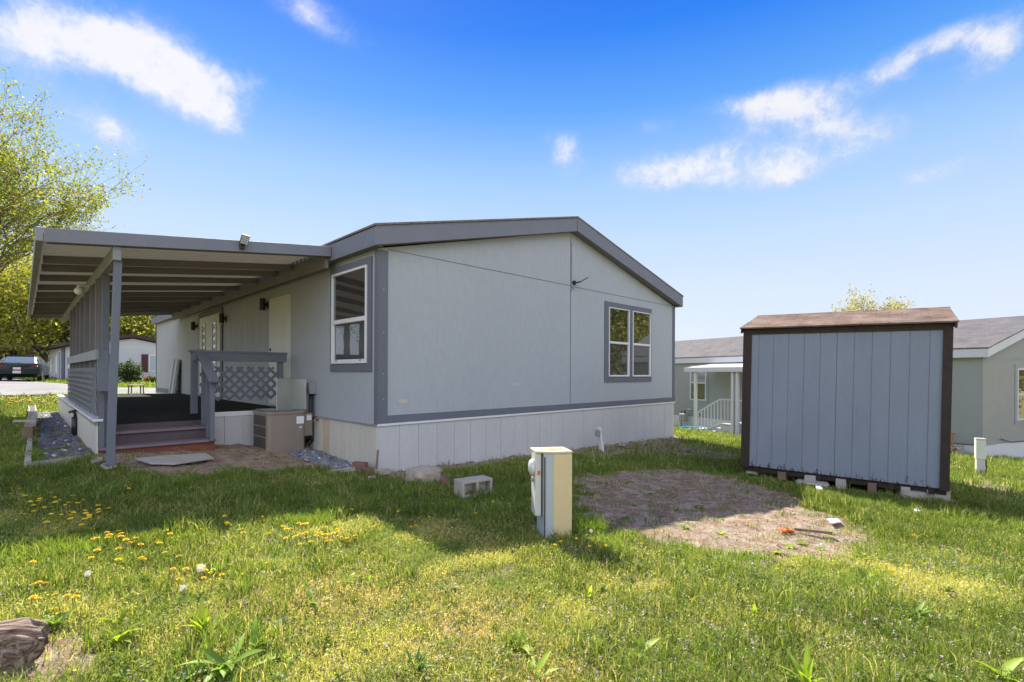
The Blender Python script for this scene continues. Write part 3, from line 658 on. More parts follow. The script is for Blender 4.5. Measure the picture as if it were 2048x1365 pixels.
# front with real v-grooves every 8 inches
def groovewall(mb, L, y, z0, z1, inward):
    p = [(0., 0.)]
    k = 1
    while k * .2032 < L - .02:
        q = k * .2032; d = .006 if k != 6 else .012
        p += [(q - .004, 0.), (q - .0025, d), (q + .0025, d), (q + .004, 0.)]; k += 1
    p.append((L, 0.))
    vs = []
    for x, d in p: vs += [(x, y + inward * d, z0), (x, y + inward * d, z1)]
    mb.add(vs, [(2 * i, 2 * i + 2, 2 * i + 3, 2 * i + 1) for i in range(len(p) - 1)])
groovewall(g, SW, 0, 0, WHT, 1)
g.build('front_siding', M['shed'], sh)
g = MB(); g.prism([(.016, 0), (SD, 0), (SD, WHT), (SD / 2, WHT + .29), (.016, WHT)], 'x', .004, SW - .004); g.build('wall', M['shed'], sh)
g = MB(); g.box(-.022, .10, -.022, -.001, -.02, WHT - .03); g.box(-.022, -.001, -.0005, .08, -.02, WHT); g.build('corner_trim', M['shed_trim'], sh, bevel=.002)
g = MB(); g.box(SW - .075, SW + .022, -.022, -.001, -.02, WHT - .03); g.box(SW + .001, SW + .022, -.0005, .08, -.02, WHT); g.build('corner_trim', M['shed_trim'], sh, bevel=.002)
g = MB(); g.box(-.03, SW + .03, -.026, -.001, WHT - .0295, WHT + .035); g.box(.1005, SW - .0755, -.02, -.001, WHT - .065, WHT - .03); g.build('eave_trim', M['shed_trim'], sh, bevel=.002)
ze = WHT + .02; rs_ = .36 / 1.3
for s_ in (0, 1):
    g = MB()
    if s_ == 0: pts = [(-.1, ze), (SD / 2, ze + (SD / 2 + .1) * rs_ * .84), (SD / 2, ze + (SD / 2 + .1) * rs_ * .84 + .02), (-.1, ze + .02)]
    else: pts = [(SD + .1, ze), (SD / 2, ze + (SD / 2 + .1) * rs_ * .84), (SD / 2, ze + (SD / 2 + .1) * rs_ * .84 + .02), (SD + .1, ze + .02)]
    g.prism(pts, 'x', -.06, SW + .07); g.build('roof_shingles', M['shingle_shed'], sh)
g = MB(); g.prism([(-.09, ze - .001), (SD / 2, ze + .295), (SD + .09, ze - .001), (SD + .09, ze - .07), (SD / 2, ze + .225), (-.09, ze - .07)], 'x', SW + .03, SW + .055); g.prism([(-.09, ze - .001), (SD / 2, ze + .295), (SD + .09, ze - .001), (SD + .09, ze - .07), (SD / 2, ze + .225), (-.09, ze - .07)], 'x', -.045, -.025); g.build('rake_board', M['shed_trim'], sh)
g = MB(); zr = ze + (SD / 2 + .1) * rs_ * .84 + .021; g.prism([(SD / 2 - .12, zr - .03), (SD / 2, zr + .004), (SD / 2 + .12, zr - .03), (SD / 2, zr + .012)], 'x', -.062, SW + .072); g.build('ridge_cap', M['shingle_shed'], sh)
g = MB()
for k in range(6): g.box(.16 + k * .42, .22 + k * .42, .03, SD, -.09, -.002)
g.box(.0, SW, .06, .1, -.09, -.001); g.build('floor_joist', M['shed_trim'], sh)
# support blocks under the shed, each on its own
def stone_mesh(sx, sy, sz, seed, sub=2, rough=.12):
    bm = bmesh.new(); bmesh.ops.create_cube(bm, size=1.)
    bmesh.ops.subdivide_edges(bm, edges=bm.edges, cuts=3, use_grid_fill=True)
    r = random.Random(seed)
    for v in bm.verts:
        p = v.co.normalized() * .62; v.co = v.co.lerp(p, .35)
        v.co += Vector((r.uniform(-1, 1), r.uniform(-1, 1), r.uniform(-1, 1))) * rough * .3
        v.co = Vector((v.co.x * sx, v.co.y * sy, v.co.z * sz))
    me = bpy.data.meshes.new('stone'); bm.to_mesh(me); bm.free(); return me
def blockthing(name, label, cat, px, py, size, rz, mat, group=None, seed=1, stone=False, lift=.0, tilt=(0, 0), at=None):
    p = gp(px, py) if at is None else np.array([at[0], at[1], ground(*at[:2])])
    if stone:
        me = stone_mesh(*size, seed)
    else:
        bm = bmesh.new(); bmesh.ops.create_cube(bm, size=1.)
        for v in bm.verts: v.co = Vector((v.co.x * size[0], v.co.y * size[1], v.co.z * size[2]))
        r = random.Random(seed)
        bmesh.ops.bevel(bm, geom=bm.edges, offset=.006, segments=1)
        bmesh.ops.subdivide_edges(bm, edges=bm.edges, cuts=2, use_grid_fill=True)
        for v in bm.verts: v.co += Vector((r.uniform(-1, 1), r.uniform(-1, 1), r.uniform(-1, 1))) * .004
        me = bpy.data.meshes.new(name); bm.to_mesh(me); bm.free()
    me.materials.append(mat); o = bpy.data.objects.new(name, me); link(o)
    o.location = (p[0], p[1], p[2] + size[2] * .42 + lift); o.rotation_euler = (tilt[0], tilt[1], rz)
    return tag(o, label, cat, group)
sa = math.atan2(u[1], u[0])
for k, (q, lab, sz, mt) in enumerate(((.12, 'pale block under the left front corner of the shed', (.16, .16, .1), 'cinder'), (.55, 'wooden support block under the shed, second from its left corner', (.11, .3, .12), 'board_brown'),
        (.92, 'wooden support block under the shed, third from its left corner', (.14, .3, .13), 'board_pale'), (1.3, 'wooden support block below the middle joint of the shed siding', (.12, .3, .14), 'board_pale'),
        (1.66, 'wooden support block under the shed, third from its right corner', (.1, .3, .14), 'board_brown'), (2.02, 'wooden support block under the shed, second from its right corner', (.1, .3, .14), 'board_pale'),
        (2.36, 'pale concrete block under the right front corner of the shed', (.24, .2, .14), 'cinder'))):
    w_ = SHL + u * q + nb * .16
    o = blockthing('support_block', lab, 'block', 0, 0, sz, sa, M[mt], 'blocks holding up the shed', k, at=w_)
    o.location.z = -.06 - q * math.sin(math.radians(.9)) - sz[2] / 2 - .032
for k, (q, lab, sz) in enumerate(((.95, 'flat paving slab lying in the grass under the left half of the shed', (.4, .25, .05)), (2.1, 'rough concrete chunk just left of the right front corner of the shed', (.26, .16, .09)))):
    w_ = SHL + u * q - nb * .02; blockthing('concrete_chunk', lab, 'concrete', 0, 0, sz, sa + .1, M['cinder'], None, 30 + k, True, at=w_)

# ------------------------------------------------------------------ utility pedestals
p = gp(1106, 1077)
pd = thing('utility_pedestal', 'tall utility pedestal with yellowed front face and round meter on its left', 'utility pedestal', (p[0], p[1], p[2] - .02), math.radians(9))
ph = .735
g = MB(); g.box(-.005, .255, 0.0, .3, 0, ph)
# two visible faces as separate parts: grey narrow side, yellowed front
g = MB(); g.prism([(0.0, 0.0), (.165, .02), (.15, .26), (-.09, .24), (-.075, .03)], 'z', 0, ph); g.build('housing', M['ped_grey'], pd, bevel=.004)
g = MB(); g.prism([(.002, -.004), (.169, .016), (.168, .0225), (.001, .0035)], 'z', .005, ph - .012); g.build('front_cover', M['ped_yellow'], pd, bevel=.002)
g = MB(); g.prism([(-.004, -.008), (.173, .012), (.155, .265), (-.15, .255), (-.145, .045)], 'z', ph + .0005, ph + .018); g.build('lid', M['ped_yellow'], pd, bevel=.003)
g = MB(); g.box(-.145, -.0925, .05, .22, .2, ph); g.build('meter_cabinet', M['ped_worn'], pd, bevel=.004)
g = MB(); g.tube([(-.146, .13, .6), (-.155, .13, .6), (-.175, .13, .6), (-.185, .13, .6)], [.075, .075, .065, .045], 20); g.build('meter_dome', M['clear_meter'], pd, smooth=True)
g = MB(); g.tube([(-.146, .13, .49), (-.165, .13, .49)], .016, 8); g.build('seal', M['grey_box'], pd)
g = MB(); g.tube([(.02, -.002, .06), (.02, -.012, .06)], .008, 8); g.build('bolt', M['copper'], pd)
g = MB(); g.box(-.125, -.105, .044, .0495, .55, .585); g.build('orange_tag', M['orange'], pd)
g = MB(); g.box(-.0735, -.0645, .016, .022, .01, ph - .03); g.build('hinge_strip', M['conduit'], pd)
g = MB()
for k in range(10):
    a = random.uniform(0, 6.3); g.tube([(.03 + random.uniform(-.05, .05), .08, ph + .019), (.03 + .04 * math.cos(a), .08 + .04 * math.sin(a), ph + .03), (.03 + .09 * math.cos(a), .08 + .09 * math.sin(a), ph + .022 + random.uniform(0, .03))], .0015, 3)
g.build('dry_straw', M['board_pale'], pd)
p = gp(1960, 948)
pd = thing('utility_pedestal', 'slim pale utility pedestal on the sunny grass right of the shed', 'utility pedestal', (p[0], p[1], p[2] - .02), math.radians(-30))
g = MB(); g.box(-.06, .06, -.05, .05, 0, .64); g.build('housing', M['ped_worn'], pd, bevel=.006)
g = MB(); g.box(-.07, .07, -.06, .06, .3, .655); g.build('cover', pm('pale_green_plastic', (.56, .6, .5), (.5, .54, .45), 4, .5), pd, bevel=.008)
g = MB(); g.prism([(-.075, -.065), (.075, -.065), (.075, .065), (-.075, .065)], 'z', .6555, .685); g.build('cap', M['tan_plastic'], pd, bevel=.008)
g = MB(); g.tube([(.075, -.03, .3), (.08, -.03, .15), (.075, -.02, 0)], .01, 6); g.build('cable', M['black_plastic'], pd)
# hardware on the near pedestal
# leaning post with small box by the skirting
p = gp(1205, 902)
vp = thing('leaning_post', 'short white post leaning by the skirting with a small grey box near its top', 'post', (p[0], p[1], p[2]), HROT)
g = MB(); g.bar((0, 0, -.1), (-.11, .02, .47), .09, .05); g.build('post', M['white'], vp, bevel=.006)
g = MB(); g.box(-.19, -.11, -.03, .05, .30, .42); g.build('box', M['grey_box'], vp, bevel=.004)

# ------------------------------------------------------------------ blocks and bits on the lawn
def cinder(label, px, py, rz, tilt=0.):
    p = gp(px, py)
    t = tag(bpy.data.objects.new('cinder_block', None), label, 'cinder block')
    bm = bmesh.new()
    L, H, W_ = .40, .19, .20; t_ = .032
    xs = [0, t_, L / 2 - t_ / 2, L / 2 + t_ / 2, L - t_, L]; zs = [0, t_, H - t_, H]
    g = MB()
    def q(x0, x1, z0, z1): g.box(x0, x1, 0, W_, z0, z1)
    # outer shell with two cores running front to back (holes face the viewer)
    vs = []; 
    for y in (0, W_):
        for z in zs:
            for x in xs: vs.append((x, y, z))
    nx, nz = 6, 4; idx = lambda i, j, k: k * nx * nz + j * nx + i
    fs = []
    for i in range(5):
        for j in range(3):
            if j == 1 and i in (1, 3): continue
            fs.append((idx(i, j, 0), idx(i + 1, j, 0), idx(i + 1, j + 1, 0), idx(i, j + 1, 0))); fs.append((idx(i, j + 1, 1), idx(i + 1, j + 1, 1), idx(i + 1, j, 1), idx(i, j, 1)))
    for i in range(5):
        for j in (0, 3): fs.append((idx(i, j, 0), idx(i + 1, j, 0), idx(i + 1, j, 1), idx(i, j, 1)))
    for j in range(3):
        for i in (0, 5): fs.append((idx(i, j, 0), idx(i, j + 1, 0), idx(i, j + 1, 1), idx(i, j, 1)))
    for i in (1, 3):
        fs.append((idx(i, 1, 0), idx(i + 1, 1, 0), idx(i + 1, 1, 1), idx(i, 1, 1))); fs.append((idx(i, 2, 0), idx(i + 1, 2, 0), idx(i + 1, 2, 1), idx(i, 2, 1)))
        fs.append((idx(i, 1, 0), idx(i, 2, 0), idx(i, 2, 1), idx(i, 1, 1))); fs.append((idx(i + 1, 1, 0), idx(i + 1, 2, 0), idx(i + 1, 2, 1), idx(i + 1, 1, 1)))
    g.add(vs, fs)
    # thin web half way inside each core
    for i in (1, 3): g.box(xs[i] - .001, xs[i + 1] + .001, W_ * .42, W_ * .9, zs[1] - .001, zs[2] + .001)
    o = g.build('cinder_block', M['cinder'], None, bevel=.006)
    tag(o, label, 'cinder block'); o.location = (p[0], p[1], p[2] - .01); o.rotation_euler = (tilt, 0, rz)
    return o
cinder('pale hollow cinder block lying on its side in the shaded grass', 925, 997, math.radians(36))
blockthing('stone_block', 'broken tan concrete block in front of the skirting, left of the hollow block', 'concrete block', 848, 964, (.36, .3, .2), HROT + .2, M['stone_tan'], None, 5, True)
blockthing('brick', 'small red brick end sticking up beside the hollow cinder block', 'brick', 889, 972, (.1, .08, .1), .3, M['brick'], None, 6)
blockthing('brick', 'upright brown brick beside the gravel near the house corner', 'brick', 720, 942, (.085, .2, .13), HROT + .5, M['brick'], None, 7)
blockthing('brick', 'low brown brick lying next to the upright one near the house corner', 'brick', 736, 946, (.13, .1, .07), HROT, M['brick'], None, 8)
blockthing('brick', 'tan brick lying flat below the house corner', 'brick', 765, 948, (.19, .1, .07), HROT, M['stone_tan'], None, 9)
blockthing('wood_chip', 'short pale piece of wood on the grass below the house corner', 'wood piece', 749, 957, (.16, .06, .025), .35, M['board_pale'], None, 10)
o = blockthing('edging_board', 'long grey board edging the front of the left gravel bed', 'board', 100, 930, (.95, .04, .09), 0, M['board_pale'], None, 11)
a_, b_ = gp(50, 938), gp(150, 924); o.location = ((a_[0] + b_[0]) / 2, (a_[1] + b_[1]) / 2, (a_[2] + b_[2]) / 2 + .02); o.rotation_euler = (0, 0, math.atan2(b_[1] - a_[1], b_[0] - a_[0])); o.scale = (math.hypot(*(b_ - a_)[:2]) / .95, 1, 1)
o = blockthing('edging_board', 'thin board half buried along the front of the small gravel bed', 'board', 670, 940, (.8, .03, .05), HROT - 1.35, M['board_pale'], None, 12)
a_, b_ = gp(655, 945), gp(718, 941); o.location = ((a_[0] + b_[0]) / 2, (a_[1] + b_[1]) / 2, (a_[2] + b_[2]) / 2 + .01); o.rotation_euler = (0, 0, math.atan2(b_[1] - a_[1], b_[0] - a_[0])); o.scale = (math.hypot(*(b_ - a_)[:2]) / .8, 1, 1)
def flatboard(name, label, cat, pts, th, mat, lift=.01):
    P = [gp(*q) for q in pts]; c = sum(P) / len(P); n = len(P)
    g = MB(); g.add([(q[0] - c[0], q[1] - c[1], q[2] - c[2]) for q in P] + [(q[0] - c[0], q[1] - c[1], q[2] - c[2] + th) for q in P], [tuple(reversed(range(n))), tuple(range(n, 2 * n))] + [(i, (i + 1) % n, n + (i + 1) % n, n + i) for i in range(n)])
    o = g.build(name, mat, None, bevel=.003); o.location = (c[0], c[1], c[2] + lift); return tag(o, label, cat)
flatboard('flat_board', 'pale weathered board lying flat in front of the deck steps', 'board', [(272, 921), (300, 931), (350, 932), (428, 920), (412, 911), (340, 915)], .02, M['board_pale'])
flatboard('flat_stone', 'flat grey stone beside the foot of the patio cover post', 'stone', [(180, 927), (186, 932), (206, 926), (204, 920), (190, 922)], .03, M['stone_tan'])
flatboard('footing', 'thin concrete footing under the patio cover post', 'footing', [(198, 937), (214, 943), (236, 938), (228, 931), (208, 931)], .02, M['cinder'])
# litter
flatboard('litter_paper', 'white scrap of paper in the sunny grass in front of the shed', 'litter', [(1630, 978), (1634, 986), (1645, 987), (1641, 979)], .03, M['paper'], .03)
flatboard('litter_paper', 'flat white scrap at the right edge of the bare dirt', 'litter', [(1655, 1042), (1662, 1050), (1682, 1048), (1675, 1041)], .012, M['paper'], .01)
flatboard('litter_paper', 'small white scrap in the grass right of the shed shadow edge', 'litter', [(1828, 1024), (1830, 1030), (1842, 1029), (1838, 1024)], .02, M['paper'], .02)
p = gp(1572, 1064)
g = MB(); rr = random.Random(3)
for k in range(26):
    x, y = rr.uniform(-.07, .07), rr.uniform(-.035, .035); a = rr.uniform(0, 3.1); q = Matrix.Translation((x, y, .008 + rr.uniform(0, .012))) @ Euler((rr.uniform(-.5, .5), rr.uniform(-.5, .5), a)).to_matrix().to_4x4()
    g.box(-.018, .018, -.009, .009, -.001, .001, M=q)
o = g.build('litter_ribbon', M['orange'], None); o.location = p; tag(o, 'crumpled orange plastic ribbon on the sunlit dirt beside a stick', 'litter')
a_, b_ = gp(1588, 1062), gp(1664, 1070)
g = MB(); g.bar((0, 0, 0), tuple(b_ - a_), .035, .025); o = g.build('stick', M['board_brown'], None, bevel=.004); o.location = a_ + np.array([0, 0, .018]); tag(o, 'brown wooden stick lying on the sunlit dirt', 'stick')
# scraps of broken wood by the far end of the skirting
for k, (x, y, sz, r_, lab) in enumerate(((1262, 897, (.3, .09, .05), .2, 'reddish brown wood scrap in the soil near the far end of the skirting'), (1245, 892, (.22, .14, .04), 1.2, 'pale broken slab beside the leaning post'), (1368, 905, (.2, .15, .05), .6, 'small brown clod of turf between the home and the shed'))):
    blockthing('debris_scrap', lab, 'debris', x, y, sz, r_, M['board_brown'] if k != 1 else M['stone_tan'], None, 50 + k, True)
a_, b_ = gp(752, 944), np.array([*hl(-.03, -.06), .3])
g = MB(); g.bar((0, 0, 0), tuple(b_ - a_), .03, .02); o = g.build('stake', M['board_brown'], None); o.location = a_; tag(o, 'thin brown wooden stake leaning on the corner of the skirting', 'stake')

# left bed edging strip: pale cast border with slots
a_, b_, c_ = gp(64, 822), gp(66, 842), gp(60, 866)
ed = thing('garden_edging', 'pale slotted plastic edging along the left side of the gravel bed', 'garden edging', (0, 0, 0))
def ladder(A_, B_, nm):
    g = MB(); d = (B_ - A_); L = math.hypot(d[0], d[1]); uu = d / L; pr = np.array([-uu[1], uu[0], 0]); k = int(L / .09)
    for s_ in (-.06, .06): g.bar(tuple(A_ + pr * s_ + np.array([0, 0, .09])), tuple(B_ + pr * s_ + np.array([0, 0, .09])), .025, .1)
    for i in range(k + 1): q = A_ + d * i / max(1, k); g.bar(tuple(q - pr * .06 + np.array([0, 0, .12])), tuple(q + pr * .06 + np.array([0, 0, .12])), .025, .025)
    g.build(nm, M['board_pale'], ed, bevel=.003)
ladder(a_, b_, 'edging_strip'); ladder(b_, c_, 'edging_strip')
o = blockthing('edging_timber', 'rotten upright edging timber at the near end of the slotted edging', 'timber', 57, 876, (.14, .1, .2), .4, M['board_brown'], None, 61)
o = blockthing('edging_timber', 'narrow grey timber lying across the rotten edging timber', 'timber', 52, 866, (.34, .06, .03), .25, M['board_pale'], None, 62, lift=.2)
a_, b_ = gp(60, 885), gp(56, 930)
g = MB(); g.bar((0, 0, 0), tuple(b_ - a_), .06, .08); o = g.build('edging_timber', M['board_pale'], None, bevel=.006); o.location = a_ + np.array([0, 0, .02]); tag(o, 'mossy edging timber along the near left side of the gravel bed', 'timber')
p = gp(150, 868)
t = thing('standpipe', 'black standpipe with a hose tap beside the deck skirting', 'standpipe', tuple(p), 0)
g = MB(); g.tube([(0, 0, -.05), (0, 0, .3)], .05, 12); g.build('pipe', M['black_plastic'], t, smooth=True)
g = MB(); g.tube([(0, 0, .3), (0, 0, .36), (-.05, 0, .4), (-.1, 0, .38)], .022, 8); g.tube([(.02, 0, .4), (-.0, 0, .43)], .035, 8); g.build('tap', M['black'], t, smooth=True)
p = gp(272, 790)
t = thing('step_stool', 'small dark metal step stool on the drive behind the deck', 'stool', tuple(p), .3)
g = MB(); g.box(-.22, .22, -.15, .15, .36, .39); g.build('seat', M['board_pale'], t)
for x in (-.2, .2):
    for y in (-.13, .13): g = MB(); g.bar((x, y, 0), (x * .95, y * .95, .36), .03, .03); g.build('leg', M['black'], t)
t = thing('leaning_boards', 'narrow white and grey panels leaning on the far part of the side wall', 'panel', wloc(-.03, 12.45, .0), HROT)
g = MB(); g.bar((-.18, 0, .3), (-.01, 0, 1.75), .75, .03, up=(1, 0, 0)); g.build('panel', M['grey_box'], t)
g = MB(); g.bar((-.2, .36, .3), (-.03, .36, 1.78), .06, .035, up=(1, 0, 0)); g.bar((-.25, -.3, .3), (-.06, -.3, 1.75), .07, .035, up=(1, 0, 0)); g.build('edge_strip', M['white'], t)

# weathered timber stump, lower left corner
p = gp(40, 1345)
bm = bmesh.new(); bmesh.ops.create_grid(bm, x_segments=2, y_segments=2, size=1); bm.free()
t = thing('rotten_timber', 'rotten cracked landscape timber end in the lower left corner', 'timber', (p[0] - .25, p[1] + .12, p[2] - .035), math.radians(14))
bm = bmesh.new(); bmesh.ops.create_cube(bm, size=1.)
bmesh.ops.subdivide_edges(bm, edges=bm.edges, cuts=24, use_grid_fill=True)
for v in bm.verts:
    x, y, z = v.co.x * .36, v.co.y * .2, v.co.z * .12
    ridge = (vnoise(x * 3 + z * 0, y * 44, 1, 2) - .5) * .045
    endr = (vnoise(y * 22, z * 22, 1, 7) - .5) * .10 * sstep(.1, .5, v.co.x)
    sidr = (vnoise(x * 14, z * 40, 1, 9) - .5) * .06
    if v.co.z > .49: z += ridge + (vnoise(x * 6, y * 6, 1, 1) - .5) * .05 - (.05 if abs(y + .02 + .03 * math.sin(x * 9)) < .012 else 0)
    if abs(v.co.y) > .49: y += sidr * (1 if v.co.y > 0 else -1)
    if v.co.x > .49: x += endr
    z -= .05 * sstep(.3, .5, v.co.x) * (vnoise(y * 10, 3, 1, 4))
    v.co = Vector((x, y, z + .07))
me = bpy.data.meshes.new('timber_block'); bm.to_mesh(me); bm.free()
m, tt, bb = newmat('rotten_wood'); cc = tt.coords((1.5, 16, 9)); f1 = tt.noise(5, cc, 9, .75, .3)
tt.l.new(tt.ramp(f1, [(.36, (.03, .02, .015)), (.45, (.16, .1, .065)), (.54, (.3, .22, .16)), (.66, (.42, .39, .37))]), bb.inputs['Base Color']); bb.inputs['Roughness'].default_value = .95
bn = tt.new('ShaderNodeBump'); bn.inputs['Strength'].default_value = .9; bn.inputs['Distance'].default_value = .02; tt.l.new(f1, bn.inputs['Height']); tt.l.new(bn.outputs[0], bb.inputs['Normal'])
me.materials.append(m); o = bpy.data.objects.new('timber_block', me); link(o, t)
g = MB()


# ------------------------------------------------------------------ ground sheet
def gridcoords(lo, hi, f0, f1, fine, grow=1.25):
    c = list(np.arange(f0, f1 + 1e-6, fine)); s = fine; x = f1
    while x < hi: s = min(s * grow, 12); x += s; c.append(x)
    s = fine; x = f0
    while x > lo: s = min(s * grow, 12); x -= s; c.insert(0, x)
    return np.array(c)
gx = gridcoords(-260, 260, -7.5, 9.5, .085); gy = gridcoords(-80, 320, 1.6, 11.5, .085)
X, Y = np.meshgrid(gx, gy); Zg = ground(X.ravel(), Y.ravel()).reshape(X.shape)
near = (np.abs(X) < 10) & (Y < 13) & (Y > 1)
BR = bare(X, Y)
bumps = (fbm(X, Y, 4., 20, 4) - .5) * .05 + (vnoise(X, Y, 1.1, 31) - .5) * .03
bump2 = (fbm(X, Y, 9., 40, 3) - .5) * .07 * BR
Zg = Zg + np.where(near, bumps + bump2, 0) - .02
V = np.stack([X.ravel(), Y.ravel(), Zg.ravel()], 1); ny, nx = X.shape
ii = (np.arange(ny - 1)[:, None] * nx + np.arange(nx - 1)[None, :]).ravel(); Fq = np.stack([ii, ii + 1, ii + nx + 1, ii + nx], 1)
colr = np.stack([BR.ravel(), fbm(X, Y, .8, 60).ravel(), np.zeros(X.size)], 1)
m, t, b = newmat('lawn_soil'); a = t.new('ShaderNodeAttribute'); a.attribute_name = 'col'; sp_ = t.new('ShaderNodeSeparateColor'); t.l.new(a.outputs['Color'], sp_.inputs[0])
oc = t.coords(); n1 = t.noise(1.6, oc, 6, .65, .5); n2 = t.noise(22, oc, 5, .75); n3 = t.noise(110, oc, 3, .8); n4 = t.noise(5.5, oc, 6, .7, 1.)
soil = t.mix(t.ramp(n1, [(.35, 0.), (.65, 1.)]), (.28, .18, .12), (.36, .25, .175)); soil = t.mix(t.ramp(n4, [(.44, 0.), (.58, .85)]), soil, (.52, .43, .335))
soil = t.mix(t.ramp(n2, [(.3, 0.), (.7, 1.)]), t.mix(.55, soil, (.1, .07, .05)), soil); soil = t.mix(.35, soil, t.ramp(n3, [(.3, 0.), (.7, 1.)]), 'OVERLAY')
lawn = t.mix(t.ramp(n2, [(.3, 0.), (.7, 1.)]), (.11, .11, .035), (.27, .25, .09)); lawn = t.mix(t.ramp(n4, [(.4, 0.), (.65, .7)]), lawn, (.38, .31, .15))
t.l.new(t.mix(sp_.outputs[0], lawn, soil), b.inputs['Base Color']); b.inputs['Roughness'].default_value = .95; b.inputs['Specular IOR Level'].default_value = .15
bn = t.new('ShaderNodeBump'); bn.inputs['Strength'].default_value = 1.; bn.inputs['Distance'].default_value = .035; t.l.new(t.math('ADD', n2, t.math('MULTIPLY', n3, .35)), bn.inputs['Height']); t.l.new(bn.outputs[0], b.inputs['Normal'])
o = fast_mesh('ground', V, Fq, m, colr, True); o['kind'] = 'structure'
def zsurf(x, y):
    z = ground(x, y) - .02
    nr = (np.abs(x) < 10) & (y < 13) & (y > 1)
    return z + np.where(nr, (fbm(x, y, 4., 20, 4) - .5) * .05 + (vnoise(x, y, 1.1, 31) - .5) * .03 + (fbm(x, y, 9., 40, 3) - .5) * .07 * bare(x, y), 0)

# road: draped sheet
RD = [gp(*q)[:2] for q in [(-120, 797), (60, 792.5), (135, 791), (330, 789.5), (345, 778.5), (230, 777), (165, 776), (118, 768.5), (70, 766), (40, 760), (-120, 757)]]
bm = bmesh.new(); vs = [bm.verts.new((q[0], q[1], 0)) for q in RD]; bm.faces.new(vs); bmesh.ops.triangulate(bm, faces=bm.faces)
for k in range(-70, 0):
    for no in ((1, 0, 0), (0, 1, 0)):
        co = (k, 0, 0) if no[0] else (0, -k, 0); bmesh.ops.bisect_plane(bm, geom=bm.verts[:] + bm.edges[:] + bm.faces[:], plane_co=co, plane_no=no)
for v in bm.verts: v.co.z = ground(v.co.x, v.co.y) + .045
me = bpy.data.meshes.new('road'); bm.to_mesh(me); bm.free(); me.materials.append(M['asphalt']); o = bpy.data.objects.new('road', me); link(o); o['kind'] = 'structure'

# ------------------------------------------------------------------ grass, ground cover, flowers (numpy built)
def house_mask(x, y):
    r = np.stack([x - C0[0], y - C0[1]], -1); a = r @ D; s = r @ D2
    m = (a > -.03) & (a < HW + .1) & (s > -.03) & (s < HL)
    m |= (a > -2.9) & (a < .1) & (s > 2.28) & (s < 12.05)
    m |= (np.abs(a + .5) < .36) & (np.abs(s - 2.36) < .42)
    q = np.stack([x - SHL[0], y - SHL[1]], -1); a = q @ u; s = q @ nb
    m |= (a > .05) & (a < SW) & (s > .08) & (s < SD)
    m |= (np.abs(x - .42) < .13) & (np.abs(y - 4.4) < .1)
    return m
GRAV1 = [gp(*q)[:2] for q in [(62, 822), (130, 824), (150, 850), (186, 905), (190, 915), (150, 922), (66, 926), (68, 880), (70, 850)]]
GRAV2 = [gp(*q)[:2] for q in [(575, 905), (640, 888), (700, 902), (733, 922), (712, 938), (660, 936), (610, 918)]]
def near_shed(x, y):
    q = np.stack([x - SHL[0], y - SHL[1]], -1); a = q @ u; s = q @ nb; return (a > -.15) & (a < SW + .15) & (s > -.28) & (s < .3)
def in_gravel(x, y): return (sdpoly(x, y, GRAV1) < -.03) | (sdpoly(x, y, GRAV2) < -.0)
def in_road(x, y): return sdpoly(x, y, RD) < .05
def scatter(n, y0, y1, xm=1.28, pad=1.6, power=1.):
    y = y0 + (y1 - y0) * RNG.random(n) ** power; x = (RNG.random(n) * 2 - 1) * (xm * y + pad)
    # area-uniform within band: reject by width
    keep = RNG.random(n) < (xm * y + pad) / (xm * y1 + pad); return x[keep], y[keep]
def cmix(a, b, f): return np.asarray(a)[None, :] * (1 - f[:, None]) + np.asarray(b)[None, :] * f[:, None]

# dry vs greener sward; the y terms also carry the house's shade into colour
def lush_shade(x, y):
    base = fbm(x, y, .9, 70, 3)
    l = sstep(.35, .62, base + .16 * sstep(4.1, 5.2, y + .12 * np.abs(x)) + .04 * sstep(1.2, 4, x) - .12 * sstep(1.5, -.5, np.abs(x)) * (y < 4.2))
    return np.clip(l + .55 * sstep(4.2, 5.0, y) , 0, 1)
def blades(x, y, h, wd, cols, lean=.5, seg=True):
    n = len(x); z = zsurf(x, y) - .004; ang = RNG.random(n) * 2 * PI; la = RNG.random(n) * 2 * PI; le = h * lean * RNG.random(n) * 1.3
    dx, dy = np.cos(ang) * wd / 2, np.sin(ang) * wd / 2; lx, ly = np.cos(la) * le, np.sin(la) * le
    P = np.zeros((n, 5, 3))
    P[:, 0] = np.stack([x - dx, y - dy, z], 1); P[:, 1] = np.stack([x + dx, y + dy, z], 1)
    mx, my, mz = x + lx * .35, y + ly * .35, z + h * .58
    P[:, 2] = np.stack([mx - dx * .85, my - dy * .85, mz], 1); P[:, 3] = np.stack([mx + dx * .85, my + dy * .85, mz], 1)
    P[:, 4] = np.stack([x + lx, y + ly, z + h * (1 - .25 * le / (h + 1e-6) * .5)], 1)
    b = (np.arange(n) * 5)[:, None]; Ft = np.concatenate([b + [0, 1, 3], b + [0, 3, 2], b + [2, 3, 4]], 0)
    Cc = np.repeat(cols[:, None, :], 5, 1).copy()
    return P.reshape(-1, 3), Ft, Cc.reshape(-1, 3)
